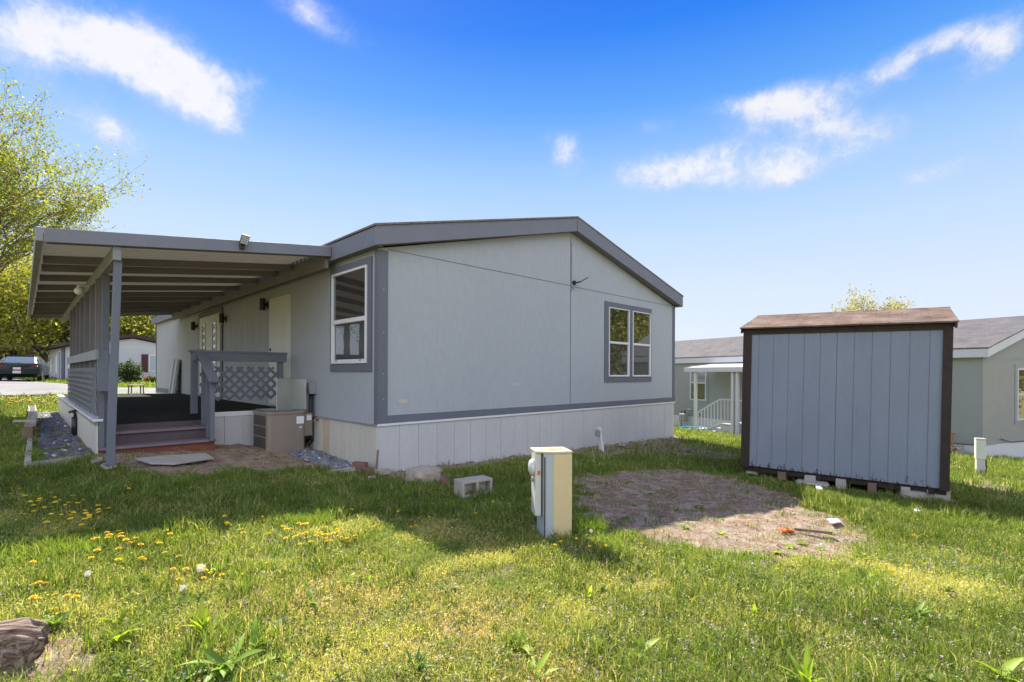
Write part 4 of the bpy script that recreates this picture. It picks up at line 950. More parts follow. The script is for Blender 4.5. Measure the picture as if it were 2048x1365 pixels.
def leaflets(x, y, zz, sz, cols, flat=.5):
    n = len(x); z = zsurf(x, y) + zz
    a = RNG.random(n) * 2 * PI; tl = (RNG.random(n) - .5) * PI * flat; el = (RNG.random(n) - .2) * 1.2 * flat
    ux, uy, uz = np.cos(a) * np.cos(el), np.sin(a) * np.cos(el), np.sin(el)
    vx, vy, vz = -np.sin(a) * np.cos(tl), np.cos(a) * np.cos(tl), np.sin(tl)
    c = np.stack([x, y, z], 1); U = np.stack([ux, uy, uz], 1) * sz[:, None]; Vv = np.stack([vx, vy, vz], 1) * sz[:, None] * .42
    P = np.stack([c, c + U * .5 + Vv, c + U, c + U * .5 - Vv], 1)
    b = (np.arange(n) * 4)[:, None]; Ft = np.concatenate([b + [0, 1, 2], b + [0, 2, 3]], 0)
    return P.reshape(-1, 3), Ft, np.repeat(cols[:, None, :], 4, 1).reshape(-1, 3)
def pts_in0(poly, n):
    P = np.array([q[:2] for q in poly]); lo, hi = P.min(0) - .15, P.max(0) + .15; x = lo[0] + (hi[0] - lo[0]) * RNG.random(n); y = lo[1] + (hi[1] - lo[1]) * RNG.random(n); k = sdpoly(x, y, poly) < .12; return x[k], y[k]
GV, GF, GC = [], [], []; nv = 0
def push(P, Ft, Cc):
    global nv
    GV.append(P); GF.append(Ft + nv); GC.append(Cc); nv += len(P)
# (y0,y1,density blades/m2, leaflets/m2, scale)
for (y0, y1, db, dl, sc) in ((1.7, 3.2, 3600, 19000, 1.), (3.2, 4.6, 4000, 13000, 1.05), (4.6, 6.5, 5000, 2500, 1.2), (6.5, 9.5, 1900, 500, 1.6), (9.5, 15, 700, 120, 2.4), (15, 24, 240, 0, 4.), (24, 38, 70, 0, 7.)):
    wmax = 2 * (1.28 * y1 + 1.6); area = (y1 - y0) * wmax
    nb_ = int(area * db); x, y = scatter(nb_, y0, y1)
    bf = bare(x, y); cl = fbm(x, y, 2.6, 80, 2); lu_shade = lush_shade(x, y)
    pr = (1 - bf) * np.clip(.35 + 1.1 * lu_shade, 0, 1) * sstep(.22, .5, cl + .25 * lu_shade) + bf * .012 * (cl > .5) + bf * .16 * (fbm(x, y, 5., 90, 2) > .6)
    k = (RNG.random(len(x)) < pr) & ~house_mask(x, y) & ~in_gravel(x, y) & ~in_road(x, y)
    x, y, lu_shade, cl, bf = x[k], y[k], lu_shade[k], cl[k], bf[k]; n = len(x)
    tuft = fbm(x, y, 6., 95, 2); ns_ = near_shed(x, y)
    h = (.022 + .05 * lu_shade * (.3 + 1.1 * tuft)) * (.6 + .8 * RNG.random(n)) * (1 + .12 * (sc - 1)) * (1 - .45 * bf) * (1 + .5 * (tuft > .66)) * np.where(ns_, .5, 1)
    wd = (.0036 + .003 * RNG.random(n)) * sc
    f = RNG.random(n); c = cmix((.075, .135, .026), (.25, .3, .06), f * (1.35 - .55 * lu_shade)); dry = cmix((.5, .43, .24), (.42, .37, .18), RNG.random(n))  # blades painted darker in the house-shadow zone as well as in greener patches
    isdry = (RNG.random(n) < (.1 + .35 * (1 - lu_shade)))[:, None]; c = np.where(isdry, dry, c)
    c = c * (.7 + .6 * fbm(x, y, 1.3, 99, 2))[:, None]
    push(*blades(x, y, h, wd, c, .75))
    if dl:
        nl = int(area * dl); x, y = scatter(nl, y0, y1); bf = bare(x, y); cl = fbm(x, y, 3.2, 120, 3); lu_shade = lush_shade(x, y)
        pr = (1 - bf) * sstep(.3, .48, cl + .12) * np.clip(1.25 - lu_shade * .75, .2, 1) + bf * .02
        k = (RNG.random(len(x)) < pr) & ~house_mask(x, y) & ~in_gravel(x, y) & ~in_road(x, y)
        x, y, lu_shade, cl = x[k], y[k], lu_shade[k], cl[k]; n = len(x)
        hh = (.006 + .038 * RNG.random(n) ** 1.3) * (.6 + .9 * cl)
        sz = (.007 + .012 * RNG.random(n) ** 1.8) * sc
        kind = fbm(x, y, 2.2, 140, 3); g1 = cmix((.46, .46, .12), (.58, .53, .2), RNG.random(n)); g2 = cmix((.27, .34, .07), (.10, .16, .04), RNG.random(n)); g3 = cmix((.66, .5, .24), (.55, .43, .22), RNG.random(n))
        pk = sstep(.45, .63, kind + (RNG.random(n) - .5) * .35 + .1 * lu_shade); c = g1 * (1 - pk[:, None]) + g2 * pk[:, None]
        tanm = (fbm(x, y, 1.1, 160, 2) + (RNG.random(n) - .5) * .3 > .74)[:, None]; c = np.where(tanm, g3, c)
        c = c * (.8 + .34 * RNG.random(n))[:, None]
        h_ = RNG.random(n) < .42     # many of these weeds are fine upright stems rather than leaves
        push(*leaflets(x[~h_], y[~h_], hh[~h_], sz[~h_] * .9, c[~h_], .8))
        push(*blades(x[h_], y[h_], .016 + hh[h_] * 1.25, (.0022 + .0016 * RNG.random(h_.sum())) * sc, c[h_], .9))
# denser lush tufts in chosen spots: beside the pedestal, around the patch rim, along the shadow edge
for (px, py, r_, n, h0) in ((1175, 1062, .16, 700, .16), (1215, 1092, .14, 400, .1), (620, 1042, .2, 900, .09), (330, 1075, .2, 500, .09), (75, 1100, .25, 900, .1), (1640, 985, .25, 900, .09), (1500, 1125, .25, 700, .08), (1690, 1150, .3, 900, .08),
        (1050, 990, .2, 500, .08), (880, 920, .2, 500, .1), (760, 930, .1, 200, .14), (70, 912, .1, 160, .14), (120, 868, .1, 90, .07), (1390, 1110, .25, 600, .07), (160, 1090, .2, 500, .1), (1780, 1010, .3, 900, .09), (1880, 1040, .3, 900, .08)):
    c0 = gp(px, py); a = RNG.random(n) * 2 * PI; r = r_ * np.sqrt(RNG.random(n)); x, y = c0[0] + r * np.cos(a), c0[1] + r * np.sin(a)
    k = ~house_mask(x, y); x, y = x[k], y[k]; n = len(x)
    c = cmix((.12, .2, .03), (.26, .32, .07), RNG.random(n)); push(*blades(x, y, h0 * (.5 + .7 * RNG.random(n)), .004 + .002 * RNG.random(n), c, .6))
# clumps: stands of taller grass and low broad leaved mats spread unevenly through the sward
nt = 1150; x, y = scatter(nt, 1.9, 7.5); k = (bare(x, y) < .5) & ~house_mask(x, y) & (fbm(x, y, 1.6, 210) > .42); x, y = x[k], y[k]
for cx_, cy_ in zip(x, y):
    n = int(RNG.integers(18, 55)); rad = RNG.uniform(.02, .075); a = RNG.random(n) * 2 * PI; r = rad * np.sqrt(RNG.random(n)); hh = RNG.uniform(.04, .1); tone = RNG.uniform(.7, 1.25)
    c = cmix((.085, .15, .028), (.25, .31, .06), RNG.random(n)) * tone; push(*blades(cx_ + r * np.cos(a), cy_ + r * np.sin(a), hh * (.5 + .6 * RNG.random(n)), (.004 + .003 * RNG.random(n)) * max(1, cy_ / 4), c, .8))
xx_, yy_ = pts_in0(P_PATCH, 420)
for cx_, cy_ in zip(xx_, yy_):       # dead and living tufts creeping into the bare patch
    e_ = float(sdpoly(np.array([cx_]), np.array([cy_]), P_PATCH)[0])
    if e_ < -.25 and RNG.random() < .8: continue
    n = int(RNG.integers(8, 26)); r = .05 * np.sqrt(RNG.random(n)); a = RNG.random(n) * 2 * PI; dry_ = RNG.random() < .5
    c = cmix((.42, .34, .2), (.55, .46, .3), RNG.random(n)) if dry_ else cmix((.12, .19, .03), (.26, .32, .06), RNG.random(n)); push(*blades(cx_ + r * np.cos(a), cy_ + r * np.sin(a), .02 + .04 * RNG.random(n), .003 + .003 * RNG.random(n), c, 1.1))
nt = 1500; x, y = scatter(nt, 1.9, 6.0); k = (bare(x, y) < .4) & ~house_mask(x, y) & (fbm(x, y, 2.1, 230) > .45); x, y = x[k], y[k]
for cx_, cy_ in zip(x, y):
    n = int(RNG.integers(10, 40)); rad = RNG.uniform(.02, .1); a = RNG.random(n) * 2 * PI; r = rad * np.sqrt(RNG.random(n)); tone = RNG.uniform(.6, 1.3)
    c = cmix((.09, .15, .04), (.22, .28, .075), RNG.random(n)) * tone; push(*leaflets(cx_ + r * np.cos(a), cy_ + r * np.sin(a), .01 + .035 * RNG.random(n), .011 + .018 * RNG.random(n), c, .9))
o = fast_mesh('grass', np.concatenate(GV), np.concatenate(GF), M['grass'], np.clip(np.concatenate(GC) * np.array([1.07, 1.1, 1.0]), 0, .9)); tag(o, 'patchy lawn of grass, clover and low seeding weeds', 'grass', kind='stuff')
# straw and chips on the bare soil
n = 90000; x, y = scatter(n, 3.2, 11); bf = bare(x, y); k = (RNG.random(len(x)) < bf * (.25 + .75 * (fbm(x, y, 2., 200) > .5))) & ~house_mask(x, y) & ~in_gravel(x, y); x, y = x[k], y[k]; n = len(x)
a = RNG.random(n) * PI; L = .008 + .03 * RNG.random(n) ** 2; z = zsurf(x, y) + .003 + .008 * RNG.random(n); dx, dy = np.cos(a) * L, np.sin(a) * L; px_, py_ = -np.sin(a) * .0016, np.cos(a) * .0016
P = np.stack([np.stack([x - dx - px_, y - dy - py_, z], 1), np.stack([x - dx + px_, y - dy + py_, z + .002], 1), np.stack([x + dx + px_, y + dy + py_, z + .004 * RNG.random(n)], 1), np.stack([x + dx - px_, y + dy - py_, z], 1)], 1)
bq = (np.arange(n) * 4)[:, None]; c = cmix((.46, .36, .23), (.25, .165, .1), RNG.random(n))
o = fast_mesh('straw_litter', P.reshape(-1, 3), np.concatenate([bq + [0, 1, 2], bq + [0, 2, 3]]), M['straw'], np.repeat(c[:, None], 4, 1).reshape(-1, 3)); tag(o, 'dry straw and wood chips strewn over the bare soil', 'straw', kind='stuff')
# clods and pebbles, small tetra-like lumps
def lumps(name, x, y, size, cols, mat, label, cat, zoff=0., flat=.5, zf=zsurf):
    n = len(x); z = zf(x, y) + zoff
    base = np.array([(1, 0, 0), (.3, .95, 0), (-.8, .6, 0), (-.85, -.5, 0), (.25, -.95, 0), (.55, .25, .8), (-.35, .35, 1.), (-.2, -.5, .75)]); nvb = 8
    fb = np.array([(0, 1, 5), (1, 6, 5), (1, 2, 6), (2, 3, 6), (3, 7, 6), (3, 4, 7), (4, 0, 7), (0, 5, 7), (5, 6, 7)])
    a = RNG.random(n) * 2 * PI; J = base[None] * (1 + (RNG.random((n, nvb, 3)) - .5) * .6); J[:, :, 2] *= flat * (.6 + .8 * RNG.random(n))[:, None]
    tx, ty = (RNG.random(n) - .5) * 1.0, (RNG.random(n) - .5) * 1.0
    Xr = J[:, :, 0] * np.cos(a)[:, None] - J[:, :, 1] * np.sin(a)[:, None]; Yr = (J[:, :, 0] * np.sin(a)[:, None] + J[:, :, 1] * np.cos(a)[:, None]) * .7
    Zr = J[:, :, 2] + Xr * tx[:, None] * .5 + Yr * ty[:, None] * .5
    P = np.stack([x[:, None] + Xr * size[:, None], y[:, None] + Yr * size[:, None], z[:, None] + Zr * size[:, None]], -1)
    Ft = ((np.arange(n) * nvb)[:, None, None] + fb[None]).reshape(-1, 3)
    o = fast_mesh(name, P.reshape(-1, 3), Ft, mat, np.repeat(cols[:, None], nvb, 1).reshape(-1, 3)); return tag(o, label, cat, kind='stuff')
def pts_in(poly, n):
    P = np.array([q[:2] for q in poly]); lo, hi = P.min(0), P.max(0); x = lo[0] + (hi[0] - lo[0]) * RNG.random(n); y = lo[1] + (hi[1] - lo[1]) * RNG.random(n)
    k = sdpoly(x, y, poly) < (RNG.random(n) - .6) * .1; return x[k], y[k]
x, y = pts_in(GRAV1, 20000); k = ~house_mask(x, y); x, y = x[k], y[k]; n = len(x); s = RNG.random(n)
c = cmix((.07, .073, .083), (.17, .17, .18), RNG.random(n)); c[RNG.random(n) < .03] = (.5, .5, .5)
lumps('gravel', x, y, .022 + .028 * s, c, M['stone'], 'dark slate gravel bed beside the deck on the left', 'gravel', zoff=.01 * 0)
x, y = pts_in(GRAV2, 6000); k = ~house_mask(x, y); x, y = x[k], y[k]; n = len(x); s = RNG.random(n)
c = cmix((.1, .105, .125), (.24, .245, .27), RNG.random(n)); c[RNG.random(n) < .04] = (.55, .55, .55)
lumps('gravel', x, y, .016 + .022 * s, c, M['stone'], 'blue grey gravel between the air conditioner and the house corner', 'gravel', zoff=.01)
x, y = scatter(60000, 3.2, 11); bf = bare(x, y); k = (RNG.random(len(x)) < bf * .35) & ~house_mask(x, y) & ~in_gravel(x, y); x, y = x[k], y[k]; n = len(x)
c = cmix((.25, .165, .115), (.16, .105, .075), RNG.random(n)); c[RNG.random(n) < .03] = (.5, .48, .45)
lumps('soil_clods', x, y, .004 + .022 * RNG.random(n) ** 4, c, M['stone'], 'small clods and pebbles on the bare soil', 'soil')
# tiny mauve wildflowers in the foreground
x, y = scatter(6800, 1.9, 4.2); d = .4 * (x > .6) + .2 * (y < 2.8); k = (RNG.random(len(x)) < sstep(.4, .7, fbm(x, y, 1.7, 300) + d) * .5) & (bare(x, y) < .3); x, y = x[k], y[k]; n = len(x)
c = cmix((.6, .45, .62), (.72, .62, .74), RNG.random(n)); P1 = []
for q in range(3):
    P1.append(leaflets(x + (RNG.random(n) - .5) * .008, y + (RNG.random(n) - .5) * .008, .04 + .025 * RNG.random(n), .007 + .004 * RNG.random(n), c, .7))
o = fast_mesh('wildflowers', np.concatenate([p_[0] for p_ in P1]), np.concatenate([p_[1] + i * len(P1[0][0]) for i, p_ in enumerate(P1)]), M['fluff'], np.concatenate([p_[2] for p_ in P1])); tag(o, 'tiny mauve wildflowers sprinkled through the foreground sward', 'wildflowers', kind='stuff')

# ------------------------------------------------------------------ dandelions
def flower_mesh(r=.018, rays=20, closed=0.):
    vs, fs = [], []
    for ring_, (rr_, zz, nn) in enumerate(((1., .0, rays), (.78, .35, rays - 4), (.5, .6, rays - 8))):
        for k in range(nn):
            a = 2 * PI * k / nn + ring_ * .3; c_, s_ = math.cos(a), math.sin(a); w_ = r * rr_ * .2; b = len(vs); z0 = r * zz * .5
            vs += [(0, 0, z0 * .6), (c_ * r * rr_ * .6 - s_ * w_, s_ * r * rr_ * .6 + c_ * w_, z0 + r * .12), (c_ * r * rr_, s_ * r * rr_, z0 + r * (.1 + closed)), (c_ * r * rr_ * .6 + s_ * w_, s_ * r * rr_ * .6 - c_ * w_, z0 + r * .12)]
            fs.append((b, b + 1, b + 2, b + 3))
    return vs, fs
def zs1(x, y): return float(zsurf(np.array([x]), np.array([y]))[0])
def make_dandelion(h=.05):
    t = bpy.data.objects.new('dandelion', None); link(t)
    g = MB(); g.tube([(0, 0, -.01), (.004, .002, h * .5), (.0, .004, h)], [.0022, .002, .0018], 5); g.build('stem', M['stem'], t)
    g = MB(); v, f = flower_mesh(); g.add([(a, b, c + h) for a, b, c in v], f); g.lathe([(.003, h - .006), (.006, h - .002), (.005, h + .003)], 7)
    fl = g.build('flower_head', M['petal'], t, fixn=False)
    fl.rotation_euler = (math.radians(8), 0, 0)
    return t
def one_dandelion(h=.05):
    g = MB(); g.tube([(0, 0, -.01), (.0, .004, h)], [.003, .0025], 4, mi=1); v, f = flower_mesh(.019, 14); g.add([(a, b, c + h) for a, b, c in v], f, 0)
    return g.build('dandelion', [M['petal'], M['stem']], None, fixn=False)
dpro = make_dandelion(); dlow = one_dandelion()
def copytree(o, parent=None):
    c = o.copy(); C.objects.link(c); c.parent = parent
    for ch in o.children:
        d = ch.copy(); C.objects.link(d); d.parent = c
        for g2 in ch.children: e = g2.copy(); C.objects.link(e); e.parent = d
    return c
rr = random.Random(5); used = [0, 0]
CL = [ # centre px, radii px, count, label key
 ((135, 1035), (95, 38), 40, 'shade'), ((235, 985), (25, 10), 7, 'shade'), ((45, 1005), (35, 15), 4, 'shade'), ((530, 1062), (150, 26), 14, 'sun'), ((640, 1078), (75, 22), 30, 'sunb'), ((265, 1085), (80, 22), 24, 'suna'), ((180, 1130), (120, 25), 8, 'suna'),
 ((400, 1145), (70, 25), 9, 'suna'), ((800, 1050), (60, 30), 5, 'shadeb'), ((960, 1010), (80, 30), 5, 'shadeb'), ((1240, 1100), (160, 12), 7, 'right'), ((1830, 1078), (40, 8), 7, 'right'), ((1790, 1140), (30, 16), 3, 'right'), ((690, 1010), (60, 20), 4, 'shadeb'), ((100, 1195), (60, 14), 4, 'suna')]
LBL = {'shade': ('yellow dandelion among the cluster in the shaded grass at the left', 'dandelions in the shaded grass at the left'), 'sun': ('yellow dandelion along the sunlit edge of the house shadow', 'dandelions along the shadow edge'),
 'sunb': ('yellow dandelion in the dense sunlit cluster below the house corner', 'dandelions in the sunlit cluster'), 'suna': ('yellow dandelion in the sunny grass at the lower left', 'dandelions in the sunny lower left grass'),
 'shadeb': ('yellow dandelion in the shaded grass below the gable wall', 'dandelions below the gable wall'), 'right': ('yellow dandelion near the bare dirt patch at the right', 'dandelions around the bare patch'), 'far': ('yellow dandelion in the bright lawn strip beyond the gravel bed', 'dandelions in the far lawn strip')}
def place_d(px, py, key, h, hi):
    p = gp(px, py)
    src = dpro if hi else dlow; i = 0 if hi else 1
    if used[i] == 0: o = src; used[i] = 1
    else: o = copytree(src)
    s = rr.uniform(.8, 1.2); o.location = (p[0], p[1], zs1(p[0], p[1]) + h); o.rotation_euler = (rr.uniform(-.3, .1), rr.uniform(-.2, .2), rr.uniform(0, 6.3)); o.scale = (s,) * 3
    tag(o, LBL[key][0], 'dandelion', LBL[key][1])
for c_, r_, n_, key in CL:
    for k in range(n_):
        a = rr.uniform(0, 2 * PI); q = math.sqrt(rr.random()); px, py = c_[0] + r_[0] * q * math.cos(a), c_[1] + r_[1] * q * math.sin(a)
        place_d(px, py, key, rr.uniform(-.012, .03), py > 1060)
for px, py in ((70, 1218), (105, 1228), (150, 1212), (112, 1198), (135, 1203), (370, 1150), (360, 1125), (330, 1118), (408, 1150), (1063, 1008), (1004, 1005), (748, 1270 - 210), (1500, 1112), (905, 985), (1590, 1000)):
    place_d(px, py, 'suna' if px < 450 and py > 1100 else ('shadeb' if px < 1100 else 'right'), rr.uniform(0, .03), True)
for k in range(34):
    px, py = rr.uniform(5, 124), rr.gauss(808, 5); p = gp(px, py); o = dlow.copy(); C.objects.link(o); o.location = (p[0], p[1], float(ground(p[0], p[1])) + .02); o.scale = (1.9,) * 3; tag(o, LBL['far'][0], 'dandelion', LBL['far'][1])

# dandelion seed heads on stalks
def seedhead(px, py, hgt, r, label, lean=(0, 0)):
    p = gp(px, py); t = thing('dandelion_seed_head', label, 'dandelion', (p[0], p[1], zs1(p[0], p[1])), rr.uniform(0, 6))
    g = MB(); g.tube([(0, 0, 0), (lean[0] * .4, lean[1] * .4, hgt * .55), (lean[0], lean[1], hgt)], [.0028, .0024, .002], 6); g.build('stalk', M['stem'], t)
    vs, fs, n = [], [], 170
    for k in range(n):
        z = 1 - 2 * (k + .5) / n; q = math.sqrt(1 - z * z); a = k * 2.39996; d = Vector((q * math.cos(a), q * math.sin(a), z)); c = Vector((lean[0], lean[1], hgt + r * .2))
        sx = d.orthogonal().normalized(); sy = d.cross(sx)
        b = len(vs); vs += [c + d * r * .2 - sx * .0003, c + d * r * .2 + sx * .0003, c + d * r * .92]; fs.append((b, b + 1, b + 2))
        for m_ in range(3):
            a2 = m_ * PI / 3; e = (sx * math.cos(a2) + sy * math.sin(a2)) * r * .2; f_ = d.cross(e).normalized() * .0004
            b = len(vs); vs += [c + d * r * .95 - e, c + d * r * .9 + f_, c + d * r * .95 + e, c + d * r * .9 - f_]; fs.append((b, b + 1, b + 2, b + 3))
    P = np.array([tuple(v) for v in vs]); me = bpy.data.meshes.new('fluff'); me.from_pydata([tuple(v) for v in vs], [], fs); me.materials.append(M['fluff'])
    at = me.color_attributes.new('col', 'FLOAT_COLOR', 'POINT'); at.data.foreach_set('color', np.tile([.8, .79, .75, 1], (len(vs), 1)).astype(np.float32).ravel())
    o = bpy.data.objects.new('fluff', me); link(o, t)
seedhead(402, 1178, .145, .024, 'large white dandelion seed head standing tall in the sunny lower left grass', (.005, 0))
seedhead(366, 1185, .05, .019, 'white dandelion seed head low in the grass beside the tall one')
seedhead(176, 1158, .05, .019, 'pale flattened dandelion seed head at the left of the sunny grass')
seedhead(1395, 1098, .05, .02, 'white dandelion seed head at the lower left rim of the bare patch')
seedhead(1182, 1075, .06, .017, 'small dandelion seed head to the right of the yellowed pedestal')
# bare seed stalks
for px, py, h, lab in ((1310, 1080, .13, 'thin upright seed stalk in front of the bare patch'), (1192, 1112, .16, 'thin reddish seed stalk right of the yellowed pedestal'), (335, 1165, .13, 'reddish leaning dandelion stalk left of the tall white seed head'), (425, 1160, .14, 'brown dandelion stalk right of the tall white seed head'), (345, 1175, .11, 'shorter stalk beside the reddish leaning stalk'), (312, 1160, .07, 'short brown closed dandelion stalk at the lower left'), (185, 1200, .09, 'thin leaning stalk under the flattened seed head')):
    p = gp(px, py); t = thing('seed_stalk', lab, 'stalk', (p[0], p[1], zs1(p[0], p[1])))
    dx = rr.uniform(-.02, .02); g = MB(); g.tube([(0, 0, 0), (dx * .3, 0, h * .5), (dx, 0, h)], [.0026, .0022, .0018], 5); g.build('stem', M['stem'], t)
    g = MB(); g.lathe([(.001, 0), (.005, .006), (.0045, .016), (.002, .022)], 7, (dx, 0, h - .004)); g.build('closed_bud', M['board_brown'], t)

# broad leaved weeds
def weed(px, py, n, L, wd, label, up=.9, col_=(.26, .42, .05), seed=0, name='weed_plant'):
    r = np.random.default_rng(seed + 400); p = gp(px, py); V_, F_, C_ = [], [], []; b = 0
    for k in range(n):
        a = r.uniform(0, 2 * PI); l = L * r.uniform(.35, 1.15); el = up * r.uniform(.45, 1.3); w_ = wd * r.uniform(.8, 1.2); cl = np.array(col_) * r.uniform(.7, 1.2)
        K = 7; crv = r.uniform(.1, .6); d = np.array([math.cos(a), math.sin(a)]); s_ = np.array([-d[1], d[0]]); x = z = 0.; e = el; tw = r.uniform(-.5, .5)
        for i in range(K + 1):
            t_ = i / K; ww = w_ * (math.sin(PI * min(1, t_ ** .75)) * .95 + .08 * (1 - t_)) * (1 + .12 * math.sin(t_ * 20 + k)); fold = ww * .35
            for j, q in enumerate((-1, 0, 1)):
                off = s_ * q * ww; V_.append((d[0] * x + off[0], d[1] * x + off[1], z + (fold if q else 0) + tw * q * ww)); C_.append(cl * (1.25 if q == 0 else 1.))
            x += l / K * math.cos(e); z += l / K * math.sin(e); e -= crv / K * 2
        for i in range(K):
            for j in (0, 1): q0 = b + i * 3 + j; F_.append((q0, q0 + 1, q0 + 4, q0 + 3))
        b += (K + 1) * 3
    o = fast_mesh(name, np.array(V_), np.array(F_), M['weed'], np.array(C_), True); o.location = (p[0], p[1], zs1(p[0], p[1]) - .003)
    return tag(o, label, 'weed')
G1, G2, G3 = (.3, .4, .04), (.19, .31, .04), (.1, .2, .05)
WD = [(407, 1262, 9, .13, .013, 'bright upright broad leaved weed in the middle of the lower left grass', 1.2, G1), (236, 1275, 5, .12, .011, 'two bladed light green weed right of the rotten timber', 1.15, G1), (455, 1335, 7, .14, .019, 'large broad leaf dock plant at the bottom edge of the lawn', .7, G2),
 (348, 1362, 4, .11, .018, 'dark glossy dock leaf at the bottom edge, left of the large dock plant', .5, G3), (505, 1300, 5, .11, .013, 'dock plant with upright rounded leaf above the large bottom one', 1., G2), (620, 1205, 7, .1, .012, 'mid green leafy weed left of the middle foreground', .8, G2), (690, 1165, 4, .09, .011, 'small pair of pale leaves below the sunlit dandelion cluster', 1., G1),
 (238, 1235, 6, .09, .009, 'narrow leaved weed up the slope from the two bladed weed', 1.2, G1), (575, 1300, 4, .12, .015, 'single long slanting leaf weed right of the dock plants', .55, G1), (895, 1175, 8, .09, .01, 'low rosette with bluish leaves in the centre foreground', .6, G3), (1040, 1290, 9, .1, .013, 'glossy yellow green rosette in the lower centre', .7, G1),
 (1068, 1345, 4, .1, .012, 'long pale leaf sprouting below the glossy rosette', .7, G1), (1280, 1300, 5, .1, .012, 'folded light green leaves in the lower right centre', 1.1, G1), (1615, 1360, 9, .13, .012, 'tall bright weed tuft at the bottom edge on the right', 1.2, G1), (1998, 1345, 5, .12, .014, 'bright weed with upright leaves at the lower right corner', 1.1, G1), (1735, 1165, 8, .1, .013, 'dark green leafy weed below the right rim of the bare patch', .7, G2),
 (1720, 1120, 8, .11, .012, 'yellow green weed clump at the right rim of the bare patch', .9, G1), (1205, 1085, 7, .09, .013, 'bright weed right of the yellowed pedestal at the shadow edge', 1., G1), (1490, 1235 - 120, 5, .08, .01, 'small weed on the lower rim of the bare patch', 1., G2), (1830, 1230, 8, .09, .012, 'bushy leafy weed in the right foreground', .9, G2), (110, 1245, 9, .09, .015, 'dark curly leaved weed behind the rotten timber', .8, G2),
 (735, 1160, 4, .08, .01, 'upright narrow weed right of the pale pair of leaves', 1.2, G1), (1180, 1195, 4, .09, .008, 'thin spiky weed in the centre right foreground', 1.35, G1), (830, 1335, 12, .08, .008, 'dark low leafy clump at the bottom centre left', .9, G3), (1510, 1230, 4, .09, .008, 'thin pale weed stem left of the right foreground', 1.3, G1), (300, 1150, 6, .08, .01, 'yellow green weed left of the tall white seed head', 1., G1), (430, 1140, 6, .09, .012, 'yellow green weed behind the tall white seed head', 1.1, G1)]
for k, q in enumerate(WD): weed(q[0], q[1], int(q[2] * 1.7), q[3] * 1.45, q[4] * 1.35, q[5], up=q[6], col_=q[7], seed=k)
for k, (px, py) in enumerate(((1250, 965), (1300, 985), (1265, 1010), (1350, 1020), (1250, 1032), (1400, 1010), (1440, 1035), (1370, 1055))):
    weed(px, py, 14, .07, .012, 'small green weed seedling growing in the shaded bare dirt', .5, G2, 60 + k, 'weed_seedling')['group'] = 'seedlings in the shaded dirt'
for k, (px, py) in enumerate(((1440, 1060), (1575, 1090), (1600, 1085), (1555, 1103), (1640, 1098), (1600, 1115), (1520, 1110), (1660, 1062), (1590, 1128))):
    weed(px, py, 14, .075, .012, 'small green weed seedling growing in the sunlit bare dirt', .5, G1, 80 + k, 'weed_seedling')['group'] = 'seedlings in the sunlit dirt'

